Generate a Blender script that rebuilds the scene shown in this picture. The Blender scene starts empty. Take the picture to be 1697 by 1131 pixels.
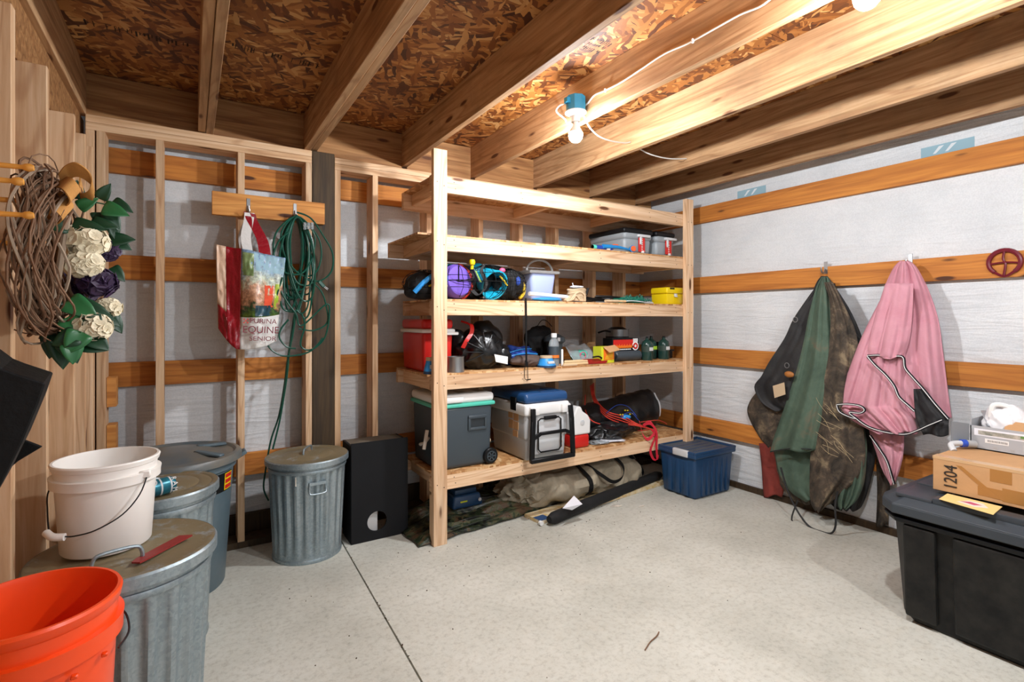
import bpy, bmesh, math, random
from mathutils import Vector, Matrix, noise
random.seed(7)
PI = math.pi
# ------------------------------------------------------------------ camera, light, exposure
CAMH = 1.375; FPX = 858.0; YAW = math.atan(533/858)
sc = bpy.context.scene
cam_d = bpy.data.cameras.new('camera'); cam = bpy.data.objects.new('camera', cam_d)
sc.collection.objects.link(cam); sc.camera = cam
cam_d.sensor_width = 36; cam_d.lens = 36*FPX/1697; cam_d.shift_y = -35.5/1697; cam_d.clip_start = .02
cam.location = (0, 0, CAMH); cam.rotation_euler = (PI/2, 0, -YAW)
w = bpy.data.worlds.new('world'); sc.world = w; w.use_nodes = True
w.node_tree.nodes['Background'].inputs[0].default_value = (0.9, 0.95, 1, 1)
w.node_tree.nodes['Background'].inputs[1].default_value = 0.5
sc.view_settings.view_transform = 'Standard'; sc.view_settings.look = 'None'
sc.view_settings.gamma = 1; sc.view_settings.use_curve_mapping = False
sc.view_settings.exposure = 0.6
BULB = 1230.0

# ------------------------------------------------------------------ geometry from measured directions
_s, _c = math.sin(YAW), math.cos(YAW)
def _ray(u, v):
    p = u-848.5
    return Vector((_s*FPX+_c*p, _c*FPX-_s*p, 530-v))
def wy(u, v, Y): r = _ray(u, v); t = Y/r.y; return Vector((t*r.x, Y, CAMH+t*r.z))
def wx(u, v, X): r = _ray(u, v); t = X/r.x; return Vector((X, t*r.y, CAMH+t*r.z))
def wz(u, v, Z): r = _ray(u, v); t = (Z-CAMH)/r.z; return Vector((t*r.x, t*r.y, Z))

# ------------------------------------------------------------------ materials
def new_mat(name):
    m = bpy.data.materials.new(name); m.use_nodes = True
    nt = m.node_tree; b = nt.nodes['Principled BSDF']
    return m, nt, b
def N(nt, t, **k):
    n = nt.nodes.new(t)
    for a, v in k.items():
        if a.startswith('i_'): n.inputs[int(a[2:])].default_value = v
        else: setattr(n, a, v)
    return n
def srgb(h):
    if isinstance(h, str):
        c = [int(h[i:i+2], 16)/255 for i in (0, 2, 4)]
        return tuple(x/12.92 if x <= .04045 else ((x+.055)/1.055)**2.4 for x in c)+(1,)
    return tuple(h)+(1,) if len(h) == 3 else tuple(h)
def ramp(nt, stops, fac, interp='LINEAR'):
    r = nt.nodes.new('ShaderNodeValToRGB'); r.color_ramp.interpolation = interp
    el = r.color_ramp.elements
    while len(el) < len(stops): el.new(.5)
    for e, (p, c) in zip(el, stops): e.position = p; e.color = srgb(c)
    nt.links.new(fac, r.inputs[0]); return r.outputs[0]
def mixc(nt, fac, a, b, mode='MIX'):
    n = nt.nodes.new('ShaderNodeMix'); n.data_type = 'RGBA'; n.blend_type = mode
    for s, v in ((0, fac), (6, a), (7, b)):
        if hasattr(v, 'is_linked') or hasattr(v, 'links'): nt.links.new(v, n.inputs[s])
        else: n.inputs[s].default_value = v
    return n.outputs[2]
def coords(nt, scale, rot=(0,0,0), rnd=True):
    tc = nt.nodes.new('ShaderNodeTexCoord'); out = tc.outputs['Object']
    if rnd:
        oi = nt.nodes.new('ShaderNodeObjectInfo')
        ml = N(nt, 'ShaderNodeMath', operation='MULTIPLY'); ml.inputs[1].default_value = 37.0
        nt.links.new(oi.outputs['Random'], ml.inputs[0])
        ad = N(nt, 'ShaderNodeVectorMath', operation='ADD')
        nt.links.new(out, ad.inputs[0]); nt.links.new(ml.outputs[0], ad.inputs[1]); out = ad.outputs[0]
    mp = nt.nodes.new('ShaderNodeMapping')
    mp.inputs['Scale'].default_value = scale; mp.inputs['Rotation'].default_value = rot
    nt.links.new(out, mp.inputs[0]); return mp.outputs[0]
def noise_n(nt, vec, scale=5, detail=4, rough=.55, dist=0):
    n = nt.nodes.new('ShaderNodeTexNoise'); nt.links.new(vec, n.inputs['Vector'])
    n.inputs['Scale'].default_value = scale; n.inputs['Detail'].default_value = detail
    n.inputs['Roughness'].default_value = rough; n.inputs['Distortion'].default_value = dist
    return n.outputs[0]
def bump(nt, b, h, strength=.3, dist=.01):
    n = nt.nodes.new('ShaderNodeBump'); n.inputs['Strength'].default_value = strength
    n.inputs['Distance'].default_value = dist; nt.links.new(h, n.inputs['Height'])
    nt.links.new(n.outputs[0], b.inputs['Normal'])

def wood(name, light, mid, dark, axis, knot='5a3316', contrast=1.0, stain=0):
    m, nt, b = new_mat(name)
    sc_ = [22, 22, 22]; sc_[axis] = 1.1
    v = coords(nt, tuple(sc_))
    g = noise_n(nt, v, 1.6, 5, .6, .6)
    sc2 = [5.5, 5.5, 5.5]; sc2[axis] = .5
    v2 = coords(nt, tuple(sc2))
    wv = nt.nodes.new('ShaderNodeTexNoise'); nt.links.new(v2, wv.inputs['Vector']); wv.inputs['Scale'].default_value = 1.0
    wv.inputs['Detail'].default_value = 1.5; wv.inputs['Distortion'].default_value = .8
    mm = N(nt, 'ShaderNodeMath', operation='MULTIPLY'); mm.inputs[1].default_value = 62; nt.links.new(wv.outputs[0], mm.inputs[0])
    sn = N(nt, 'ShaderNodeMath', operation='SINE'); nt.links.new(mm.outputs[0], sn.inputs[0])
    base = ramp(nt, [(.28, dark), (.5, mid), (.72, light)], g)
    rings = ramp(nt, [(0, 'ffffff'), (.6, 'f4ece2'), (1, 'b98f62')], sn.outputs[0])
    c = mixc(nt, .38*contrast, base, rings, 'MULTIPLY')
    sc3 = [9, 9, 9]; sc3[axis] = 2.3
    v3 = coords(nt, tuple(sc3))
    vo = nt.nodes.new('ShaderNodeTexVoronoi'); nt.links.new(v3, vo.inputs['Vector']); vo.inputs['Scale'].default_value = 1
    kn = ramp(nt, [(0, 'ffffff'), (.09, 'ffffff'), (.14, '555555'), (.24, '000000')], vo.outputs['Distance'])
    c = mixc(nt, kn, c, srgb(knot))
    if stain:
        v4 = coords(nt, (3, 3, 3)); s4 = noise_n(nt, v4, 1.4, 5, .65)
        k = ramp(nt, [(.5, '000000'), (.7, 'ffffff')], s4)
        mk = N(nt, 'ShaderNodeMath', operation='MULTIPLY'); mk.inputs[1].default_value = stain; nt.links.new(k, mk.inputs[0])
        c = mixc(nt, mk.outputs[0], c, srgb('6d5a45'))
    oi = nt.nodes.new('ShaderNodeObjectInfo')
    hs = nt.nodes.new('ShaderNodeHueSaturation')
    mr = N(nt, 'ShaderNodeMapRange'); mr.inputs[3].default_value = .86; mr.inputs[4].default_value = 1.1
    nt.links.new(oi.outputs['Random'], mr.inputs[0]); nt.links.new(mr.outputs[0], hs.inputs['Value'])
    nt.links.new(c, hs.inputs['Color']); nt.links.new(hs.outputs[0], b.inputs['Base Color'])
    b.inputs['Roughness'].default_value = .72
    bump(nt, b, g, .18, .004)
    return m

def osb(name, cols, sx=1.0):
    m, nt, b = new_mat(name)
    outs = []; hs = []
    for i, rot in enumerate((.15, -.45, .7, 1.9)):
        v = coords(nt, (1, 1, 1), (0, 0, rot), rnd=False)
        nz = nt.nodes.new('ShaderNodeTexNoise'); nt.links.new(v, nz.inputs['Vector']); nz.inputs['Scale'].default_value = 9
        mx = N(nt, 'ShaderNodeVectorMath', operation='MULTIPLY_ADD'); nt.links.new(nz.outputs['Color'], mx.inputs[0])
        mx.inputs[1].default_value = (.05, .05, .05); nt.links.new(v, mx.inputs[2])
        mp = nt.nodes.new('ShaderNodeMapping'); nt.links.new(mx.outputs[0], mp.inputs[0])
        mp.inputs['Scale'].default_value = (11*sx, 44*sx, 5); mp.inputs['Location'].default_value = (i*3.3, i*7.7, i)
        vo = nt.nodes.new('ShaderNodeTexVoronoi'); nt.links.new(mp.outputs[0], vo.inputs['Vector'])
        vo.inputs['Scale'].default_value = 1
        sp = nt.nodes.new('ShaderNodeSeparateColor'); nt.links.new(vo.outputs['Color'], sp.inputs[0])
        outs.append(sp)
    c = ramp(nt, cols, outs[0].outputs[0]); h = outs[0].outputs[1]
    for i in (1, 2, 3):
        c2 = ramp(nt, cols, outs[i].outputs[0])
        th = N(nt, 'ShaderNodeMath', operation='GREATER_THAN'); th.inputs[1].default_value = (.5, .6, .72)[i-1]
        nt.links.new(outs[i].outputs[1], th.inputs[0])
        c = mixc(nt, th.outputs[0], c, c2)
        mh = N(nt, 'ShaderNodeMix'); nt.links.new(th.outputs[0], mh.inputs[0]); nt.links.new(h, mh.inputs[2]); nt.links.new(outs[i].outputs[1], mh.inputs[3]); h = mh.outputs[0]
    v = coords(nt, (2, 2, 2), rnd=False); nn = noise_n(nt, v, 1.2, 4)
    tint = ramp(nt, [(.35, 'b8a088'), (.65, 'ffffff')], nn)
    c = mixc(nt, .5, c, tint, 'MULTIPLY')
    nt.links.new(c, b.inputs['Base Color']); b.inputs['Roughness'].default_value = .55
    bump(nt, b, h, .35, .004)
    return m

def plain(name, col, rough=.5, metal=0, spec=None, noise_amt=0, nscale=8, trans=0, alpha=1, bmp=0, bscale=60, col2=None, coat=0):
    m, nt, b = new_mat(name)
    c = srgb(col); b.inputs['Base Color'].default_value = c
    b.inputs['Roughness'].default_value = rough; b.inputs['Metallic'].default_value = metal
    if max(c[:3]) < .02: b.inputs['Specular IOR Level'].default_value = .25
    if coat: b.inputs['Coat Weight'].default_value = coat
    if trans: b.inputs['Transmission Weight'].default_value = trans; b.inputs['IOR'].default_value = 1.3
    if alpha < 1: b.inputs['Alpha'].default_value = alpha
    if noise_amt or col2:
        v = coords(nt, (1, 1, 1), rnd=False); n = noise_n(nt, v, nscale, 6, .6)
        c2 = srgb(col2) if col2 else tuple(x*.45 for x in c[:3])+(1,)
        k = ramp(nt, [(.5-.18, '000000'), (.5+.2, 'ffffff')], n)
        mk = N(nt, 'ShaderNodeMath', operation='MULTIPLY'); mk.inputs[1].default_value = noise_amt or 1; nt.links.new(k, mk.inputs[0])
        nt.links.new(mixc(nt, mk.outputs[0], c, c2), b.inputs['Base Color'])
    if bmp:
        v = coords(nt, (1, 1, 1), rnd=False); n = noise_n(nt, v, bscale, 4, .6); bump(nt, b, n, bmp, .01)
    return m

M = {}
AX = 'xyz'
for i in range(3):
    M['fir_'+AX[i]] = wood('framing_lumber_'+AX[i], 'e6c8a6', 'd8b38c', 'c2966c', i)
    M['shelf_'+AX[i]] = wood('shelf_lumber_'+AX[i], 'ecd0b0', 'e0bd98', 'cfa67e', i)
    M['joist_'+AX[i]] = wood('joist_lumber_'+AX[i], 'c6a27a', 'b08a62', '8c6844', i, stain=.3)
    M['girt_'+AX[i]] = wood('girt_lumber_'+AX[i], 'd08a3a', 'bd7730', '9f5e22', i, knot='4a2408', contrast=.7)
M['cedar'] = M['girt_z']
M['brace'] = wood('orange_board', 'd89c52', 'c88742', 'a96c2f', 0, knot='4a2408')
M['post'] = wood('treated_post', '503c20', '402f18', '2a1e0e', 2, knot='241a0c', contrast=.7)
M['rim'] = wood('rim_lumber', 'b98a58', '9c6f42', '7b522c', 0)
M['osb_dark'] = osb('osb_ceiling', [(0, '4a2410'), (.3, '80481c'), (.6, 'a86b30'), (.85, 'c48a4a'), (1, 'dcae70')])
M['osb'] = osb('osb_deck', [(0, 'a87442'), (.3, 'c08d58'), (.6, 'd0a06c'), (.85, 'dcb482'), (1, 'e8c898')])

def wrap_mat():
    m, nt, b = new_mat('house_wrap')
    v = coords(nt, (1, 1, 1), rnd=False); n = noise_n(nt, v, 3, 6, .65)
    c = ramp(nt, [(.3, 'cdd1d4'), (.6, 'd9dcde'), (.8, 'e2e3e3')], n)
    v2 = coords(nt, (1, 1, 1), rnd=False); n2 = noise_n(nt, v2, 130, 2)
    c = mixc(nt, .22, c, ramp(nt, [(.4, 'd0d2d4'), (.6, 'ffffff')], n2), 'MULTIPLY')
    nt.links.new(c, b.inputs['Base Color']); b.inputs['Roughness'].default_value = .6
    v3 = coords(nt, (1.2, 1.2, 9), (0.15, .25, 0), rnd=False); n3 = noise_n(nt, v3, 1.6, 4, .5, 1.2)
    bump(nt, b, n3, .35, .05)
    return m
M['wrap'] = wrap_mat()
def concrete():
    m, nt, b = new_mat('concrete')
    v = coords(nt, (1, 1, 1), rnd=False)
    n = noise_n(nt, v, 1.3, 8, .62); c = ramp(nt, [(.3, 'b3b3a9'), (.5, 'c8c8be'), (.7, 'd5d5cc')], n)
    n2 = noise_n(nt, v, 38, 6, .75); c = mixc(nt, .5, c, ramp(nt, [(.3, 'a8a095'), (.5, 'f4f2ee'), (.7, 'ffffff')], n2), 'MULTIPLY')
    n3 = noise_n(nt, v, 3.2, 7, .7, 1.5); c = mixc(nt, ramp(nt, [(.56, '000000'), (.7, '5a5a5a')], n3), c, srgb('b3a184'))
    vo = nt.nodes.new('ShaderNodeTexVoronoi'); nt.links.new(v, vo.inputs['Vector']); vo.inputs['Scale'].default_value = 17
    sp = nt.nodes.new('ShaderNodeSeparateColor'); nt.links.new(vo.outputs['Color'], sp.inputs[0])
    gt = N(nt, 'ShaderNodeMath', operation='GREATER_THAN'); gt.inputs[1].default_value = .8; nt.links.new(sp.outputs[0], gt.inputs[0])
    spot = mixc(nt, gt.outputs[0], srgb('000000'), ramp(nt, [(.0, 'bbbbbb'), (.05, '888888'), (.09, '000000')], vo.outputs['Distance']))
    c = mixc(nt, spot, c, srgb('8a7c68'))
    n4 = noise_n(nt, v, 11, 9, .8, 2.0); c = mixc(nt, ramp(nt, [(.60, '000000'), (.72, '707070')], n4), c, srgb('a3967f'))
    nt.links.new(c, b.inputs['Base Color']); b.inputs['Roughness'].default_value = .8
    bump(nt, b, n2, .25, .004)
    return m
M['concrete'] = concrete()
def galv(name, dirt):
    m, nt, b = new_mat(name)
    v = coords(nt, (1, 1, 1), rnd=False)
    vo = nt.nodes.new('ShaderNodeTexVoronoi'); nt.links.new(v, vo.inputs['Vector']); vo.inputs['Scale'].default_value = 110
    sp = nt.nodes.new('ShaderNodeSeparateColor'); nt.links.new(vo.outputs['Color'], sp.inputs[0])
    c = ramp(nt, [(0, '8b9aa1'), (1, '9fadb3')], sp.outputs[0])
    v2 = coords(nt, (1, 1, .35), rnd=False); n = noise_n(nt, v2, 7, 8, .7)
    c = mixc(nt, ramp(nt, [(.45, '000000'), (.68, '999999')], n), c, srgb('d3dadb'))
    n3 = noise_n(nt, v, 9 if dirt else 5, 9, .8)
    lo, hi = (.30, .47) if dirt else (.55, .75)
    k = ramp(nt, [(lo, '000000'), (hi, 'f6f6f6' if dirt else '888888')], n3)
    c = mixc(nt, k, c, srgb('786845' if dirt else '7a6f56'))
    nt.links.new(c, b.inputs['Base Color'])
    mr = N(nt, 'ShaderNodeMapRange'); nt.links.new(k, mr.inputs[0]); mr.inputs[3].default_value = .2 if dirt else .7; mr.inputs[4].default_value = .05
    nt.links.new(mr.outputs[0], b.inputs['Metallic']); b.inputs['Roughness'].default_value = .45
    bump(nt, b, n3, .2, .004)
    return m
M['galv'] = galv('galvanized_steel', False); M['galv_lid'] = galv('dirty_galvanized_lid', True)
def fabric(name, c1, c2, scale=6, weave=220, rough=.9, c3=None, lo=.35, hi=.65, bs=.3):
    m, nt, b = new_mat(name)
    v = coords(nt, (1, 1, 1), rnd=False); n = noise_n(nt, v, scale, 7, .68, .5)
    st = [(lo, c1), (hi, c2)] + ([(min(1, hi+.12), c3)] if c3 else [])
    c = ramp(nt, st, n); nt.links.new(c, b.inputs['Base Color'])
    b.inputs['Roughness'].default_value = rough
    n2 = noise_n(nt, v, weave, 3, .6); bump(nt, b, n2, bs, .003)
    return m
def camo_mat():
    m, nt, b = new_mat('camouflage_tarp')
    v = coords(nt, (1, 1, 1), rnd=False)
    n = noise_n(nt, v, 9, 3, .6, 1.2); c = ramp(nt, [(0, '070a06'), (.42, '24301d'), (.5, '4a4a32'), (.58, '54412e'), (.66, '10150c')], n, 'CONSTANT')
    nt.links.new(c, b.inputs['Base Color']); b.inputs['Roughness'].default_value = .38
    v2 = coords(nt, (3, 12, 8), (0, 0, .25), rnd=False); bump(nt, b, noise_n(nt, v2, 2, 5, .6, 1), .6, .03)
    return m

# ------------------------------------------------------------------ mesh helpers
def tagp(o, label=None, cat=None, group=None, kind=None):
    for k, v in (('label', label), ('category', cat), ('group', group), ('kind', kind)):
        if v: o[k] = v
    return o
def thing(name, label, cat, loc=(0,0,0), rz=0, group=None):
    o = bpy.data.objects.new(name, None); sc.collection.objects.link(o); o.empty_display_size = .05
    o.location = loc; o.rotation_euler = (0, 0, rz); return tagp(o, label, cat, group)
class MB:
    """collects shapes into ONE mesh object"""
    def __init__(s): s.bm = bmesh.new()
    def _m(s, geom, mat): bmesh.ops.transform(s.bm, matrix=mat, verts=geom)
    def box(s, a, b, bev=0, seg=1, rot=None, piv=None, taper=0):
        """axis aligned box from corner a to corner b; taper shrinks the bottom"""
        a = Vector(a); b = Vector(b); c = (a+b)/2; d = b-a
        r = bmesh.ops.create_cube(s.bm, size=1); vs = r['verts']
        for v in vs:
            k = 1-taper if v.co.z < 0 else 1
            v.co = Vector((v.co.x*abs(d.x)*k, v.co.y*abs(d.y)*k, v.co.z*abs(d.z)))
        if bev:
            es = list({e for v in vs for e in v.link_edges})
            r = bmesh.ops.bevel(s.bm, geom=es, offset=bev, segments=seg, affect='EDGES', profile=.5)
            vs = list({v for v in r['verts']} | {v for v in vs if v.is_valid})
        m = Matrix.Translation(c)
        if rot is not None: m = Matrix.Translation(c) @ rot.to_4x4()
        s._m(vs, m); return vs
    def beam(s, p, q, w_, h_, up=(0,0,1), bev=0):
        """bar from p to q with width w_ and height h_"""
        p = Vector(p); q = Vector(q); d = q-p; L = d.length; d.normalize(); up = Vector(up)
        x = d.cross(up)
        if x.length < 1e-4: x = d.cross(Vector((0, 1, 0)))
        x.normalize(); z = x.cross(d)
        r = Matrix((x, d, z)).transposed()
        c = (p+q)/2
        return s.box(c-Vector((w_/2, L/2, h_/2)), c+Vector((w_/2, L/2, h_/2)), bev, rot=r)
    def lathe(s, prof, seg=32, c=(0,0,0), axis=None, fn=None):
        """prof: list of (r, z). fn(r,z,angle)->r"""
        c = Vector(c); rings = []
        R = Matrix.Identity(3)
        if axis is not None: R = Vector((0,0,1)).rotation_difference(Vector(axis).normalized()).to_matrix()
        for (r, z) in prof:
            if r < 1e-5: rings.append([s.bm.verts.new(c+R@Vector((0,0,z)))])
            else:
                row = []
                for k in range(seg):
                    a = 2*PI*k/seg; rr = fn(r, z, a) if fn else r
                    row.append(s.bm.verts.new(c+R@Vector((rr*math.cos(a), rr*math.sin(a), z))))
                rings.append(row)
        for A, B in zip(rings, rings[1:]):
            for k in range(seg):
                k2 = (k+1) % seg
                if len(A) == 1 and len(B) == 1: continue
                if len(A) == 1: f = (A[0], B[k], B[k2])
                elif len(B) == 1: f = (A[k], A[k2], B[0])
                else: f = (A[k], A[k2], B[k2], B[k])
                try: s.bm.faces.new(f)
                except ValueError: pass
        return s
    def cyl(s, p, q, r, seg=16, r2=None):
        p = Vector(p); q = Vector(q); L = (q-p).length; r2 = r if r2 is None else r2
        return s.lathe([(0, 0), (r, 0), (r2, L), (0, L)], seg, p, q-p)
    def tube(s, pts, r, seg=6, closed=False, smooth=0, rf=None):
        pts = [Vector(p) for p in pts]
        if smooth: pts = catmull(pts, smooth, closed)
        n = len(pts); rings = []; up = None
        for i, p in enumerate(pts):
            if closed: t = pts[(i+1) % n]-pts[i-1]
            else: t = pts[min(i+1, n-1)]-pts[max(i-1, 0)]
            if t.length < 1e-7: t = Vector((0,0,1))
            t.normalize()
            if up is None:
                up = t.cross(Vector((0,0,1)))
                if up.length < .1: up = t.cross(Vector((1,0,0)))
            up = (up-t*up.dot(t))
            if up.length < 1e-5: up = t.orthogonal()
            up.normalize(); sd = t.cross(up)
            rr = rf(i/(n-1)) if rf else r
            rings.append([s.bm.verts.new(p+(up*math.cos(2*PI*k/seg)+sd*math.sin(2*PI*k/seg))*rr) for k in range(seg)])
        pr = list(zip(rings, rings[1:]))+([(rings[-1], rings[0])] if closed else [])
        for A, B in pr:
            for k in range(seg): s.bm.faces.new((A[k], A[(k+1) % seg], B[(k+1) % seg], B[k]))
        if not closed:
            s.bm.faces.new(rings[0][::-1]); s.bm.faces.new(rings[-1])
        return s
    def ribbon(s, pts, wvec, th=.002, smooth=0):
        """flat strap along pts; wvec = half width vector"""
        pts = [Vector(p) for p in pts]
        if smooth: pts = catmull(pts, smooth, False)
        wv = Vector(wvec); rows = []
        for i, p in enumerate(pts):
            t = (pts[min(i+1, len(pts)-1)]-pts[max(i-1, 0)]).normalized()
            n = t.cross(wv).normalized()*th
            rows.append([s.bm.verts.new(p+wv+n), s.bm.verts.new(p-wv+n), s.bm.verts.new(p-wv-n), s.bm.verts.new(p+wv-n)])
        for A, B in zip(rows, rows[1:]):
            for k in range(4): s.bm.faces.new((A[k], A[(k+1) % 4], B[(k+1) % 4], B[k]))
        s.bm.faces.new(rows[0][::-1]); s.bm.faces.new(rows[-1]); return s
    def blob(s, c, r, amp=.15, freq=4, seed=0, sub=4, floor=None, ridge=False, ceil=None):
        c = Vector(c); r = Vector(r) if hasattr(r, '__len__') else Vector((r, r, r))
        res = bmesh.ops.create_icosphere(s.bm, subdivisions=sub, radius=1)
        for v in res['verts']:
            n = v.co.normalized(); p = Vector((n.x*r.x, n.y*r.y, n.z*r.z))
            q = p*freq+Vector((seed*7.3, seed*3.1, seed*1.7))
            d = noise.noise(q)+.5*noise.noise(q*2.1)
            if ridge: d = .5-abs(noise.noise(q))*1.6-.7*abs(noise.noise(q*2.3))
            v.co = c+p*(1+amp*d)
            if floor is not None and v.co.z < floor: v.co.z = floor+(v.co.z-floor)*.04
            if floor is not None: v.co.z = max(v.co.z, floor)
            if ceil is not None and v.co.z > ceil: v.co.z = ceil
        return s
    def grid(s, f, nu, nv, flip=False):
        """surface f(a,b)->point, a,b in 0..1"""
        V = [[s.bm.verts.new(f(i/nu, j/nv)) for j in range(nv+1)] for i in range(nu+1)]
        for i in range(nu):
            for j in range(nv):
                q = (V[i][j], V[i+1][j], V[i+1][j+1], V[i][j+1])
                s.bm.faces.new(q[::-1] if flip else q)
        return s
    def prism(s, poly, ext):
        """polygon of 3D points extruded by vector ext"""
        ext = Vector(ext); A = [s.bm.verts.new(Vector(p)) for p in poly]; B = [s.bm.verts.new(Vector(p)+ext) for p in poly]
        s.bm.faces.new(A[::-1]); s.bm.faces.new(B)
        for k in range(len(A)): s.bm.faces.new((A[k], A[(k+1) % len(A)], B[(k+1) % len(A)], B[k]))
        return s
    def build(s, name, mat, parent=None, smooth=False, solid=0, bev=0, sub=0, keep=False):
        bmesh.ops.recalc_face_normals(s.bm, faces=s.bm.faces)
        me = bpy.data.meshes.new(name); s.bm.to_mesh(me); s.bm.free()
        if isinstance(mat, str): mat = M[mat]
        me.materials.append(mat)
        if smooth:
            for p in me.polygons: p.use_smooth = True
            if smooth != 'full':
                try: me.set_sharp_from_angle(angle=math.radians(38))
                except Exception: pass
        o = bpy.data.objects.new(name, me); sc.collection.objects.link(o)
        if parent is not None:
            o.parent = parent
            if keep: 
                bpy.context.view_layer.update(); o.matrix_parent_inverse = parent.matrix_world.inverted()
        if solid: md = o.modifiers.new('s', 'SOLIDIFY'); md.thickness = solid; md.offset = 0
        if sub: md = o.modifiers.new('u', 'SUBSURF'); md.levels = sub; md.render_levels = sub
        if bev: md = o.modifiers.new('b', 'BEVEL'); md.width = bev; md.segments = 2; md.limit_method = 'ANGLE'
        return o
def catmull(P, n, closed=False):
    out = []; L = len(P)
    rng = range(L if closed else L-1)
    for i in rng:
        if closed: p0, p1, p2, p3 = P[i-1], P[i], P[(i+1) % L], P[(i+2) % L]
        else: p0, p1, p2, p3 = P[max(i-1, 0)], P[i], P[i+1], P[min(i+2, L-1)]
        for k in range(n):
            t = k/n
            out.append(.5*((2*p1)+(-p0+p2)*t+(2*p0-5*p1+4*p2-p3)*t*t+(-p0+3*p1-3*p2+p3)*t**3))
    if not closed: out.append(P[-1].copy())
    return out
def text_mesh(name, body, size, mat, parent, loc, rot, align='CENTER', sx=1, depth=.0006, bold=0):
    cu = bpy.data.curves.new(name, 'FONT'); cu.body = body; cu.size = size; cu.align_x = align; cu.align_y = 'CENTER'
    cu.extrude = depth; cu.offset = bold
    ob = bpy.data.objects.new(name, cu); sc.collection.objects.link(ob)
    bpy.context.view_layer.update()
    me = bpy.data.meshes.new_from_object(ob.evaluated_get(bpy.context.evaluated_depsgraph_get()))
    bpy.data.objects.remove(ob); me.materials.clear(); me.materials.append(M[mat] if isinstance(mat, str) else mat)
    o = bpy.data.objects.new(name, me); sc.collection.objects.link(o)
    o.parent = parent; o.location = loc; o.rotation_euler = rot; o.scale = (sx, 1, 1); return o
def bx(name, a, b, mat, parent=None, bev=0, seg=1, taper=0, smooth=False, rot=None):
    m = MB(); m.box(a, b, bev, seg, taper=taper, rot=rot); return m.build(name, mat, parent, smooth)

# ================================================================== THE SETTING
XL, XR = -.42, 3.77            # stud faces of the left wall / girt faces of the right wall
YS, YG = 3.5, 3.68             # stud faces / girt faces of the back wall
ZJ, ZC = 2.46, 2.695           # joist undersides / ceiling sheathing
def root(name, kind='structure'):
    o = bpy.data.objects.new(name, None); sc.collection.objects.link(o); o['kind'] = kind; return o
fl = root('floor')
M['dirt'] = plain('dirt', '4a3b2c', .95, noise_amt=.6)
jx = lambda y: .682+.0345*y       # the joint runs nearly along Y
YN = -1.9
def slab(poly): MB().prism([(x, y, -.1) for x, y in poly], (0, 0, .1)).build('slab', 'concrete', fl)
slab([(-.62, YN), (jx(YN)-.004, YN), (jx(3.78)-.004, 3.78), (-.62, 3.78)])
slab([(jx(YN)+.004, YN), (3.9, YN), (3.9, 3.78), (jx(3.78)+.004, 3.78)])
MB().prism([(-.62, YN, -.11), (3.9, YN, -.11), (3.9, 3.78, -.11), (-.62, 3.78, -.11)], (0, 0, .09)).build('joint_dirt', 'dirt', fl)

wb = root('wall_back')
bx('house_wrap', (-.6, YG+.04, 0), (XR+.05, YG+.06, 2.8), 'wrap', wb)
for z in (2.35, 1.745, 1.13, .525):
    bx('girt', (-.6, YG, z-.14), (XR+.02, YG+.038, z), 'girt_x', wb, .002)
bx('bottom_board', (-.6, YG-.0, 0), (XR+.02, YG+.038, .14), M['post'], wb)
for x in (-.47, -.425):
    bx('stud', (x, YS, .038), (x+.038, YS+.14, 2.38), 'fir_z', wb, .002)
for x in (-.165, .24, .625, .805, 1.055, 1.45, 1.875, 2.24, 2.60, 3.01, 3.37):
    bx('stud', (x, YS, .038), (x+.038, YS+.14, 2.36 if x > .7 else 2.38), 'fir_z', wb, .002)
bx('stud_block', (-.385, YS+.04, .9), (-.345, YS+.14, 1.06), 'brace', wb)
bx('stud_block', (-.385, YS+.04, .55), (-.345, YS+.14, .80), 'brace', wb)
bx('sill_plate', (-.47, YS, 0), (.66, YS+.14, .038), 'post', wb)
bx('sill_plate', (.81, YS, 0), (XR-.03, YS+.14, .038), 'post', wb)
bx('post', (.665, YS-.005, 0), (.803, YS+.14, 2.46), 'post', wb, .003)
bx('top_plate', (-.47, YS, 2.38), (.663, YS+.14, 2.42), 'fir_x', wb, .002)
bx('top_plate', (-.47, YS-.001, 2.421), (.663, YS+.139, 2.46), 'fir_x', wb, .002)
bx('top_plate', (.805, YS, 2.36), (XR-.03, YS+.14, 2.40), 'fir_x', wb, .002)
bx('top_plate', (.805, YS-.001, 2.401), (XR-.03, YS+.139, 2.44), 'fir_x', wb, .002)

wr = root('wall_right')
bx('house_wrap', (XR+.04, YN, 0), (XR+.06, YG+.05, 2.8), 'wrap', wr)
for z in (2.355, 1.745, 1.13, .53):
    bx('girt', (XR, YN, z-.14), (XR+.038, YG, z), 'girt_y', wr, .002)
bx('bottom_board', (XR+.015, YN, 0), (XR+.039, YG, .045), M['post'], wr)
M['print_blue'] = plain('faded_blue_print', '8fb0bd', .7)
M['print_pale'] = plain('pale_print', 'd5dcdf', .7)
for y0, y1 in ((1.119, 1.375), (2.383, 2.63)):
    bx('printed_mark', (XR+.036+.003, y0, 2.36), (XR+.0395, y1, 2.425), 'print_blue', wr)
    for k in range(2):
        c = y1-.06-.06*k
        MB().prism([(XR+.0385, c, 2.375), (XR+.0385, c-.015, 2.375), (XR+.0385, c-.055, 2.415), (XR+.0385, c-.03, 2.415)], (.001, 0, 0)).build('printed_mark', 'print_pale', wr)

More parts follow.
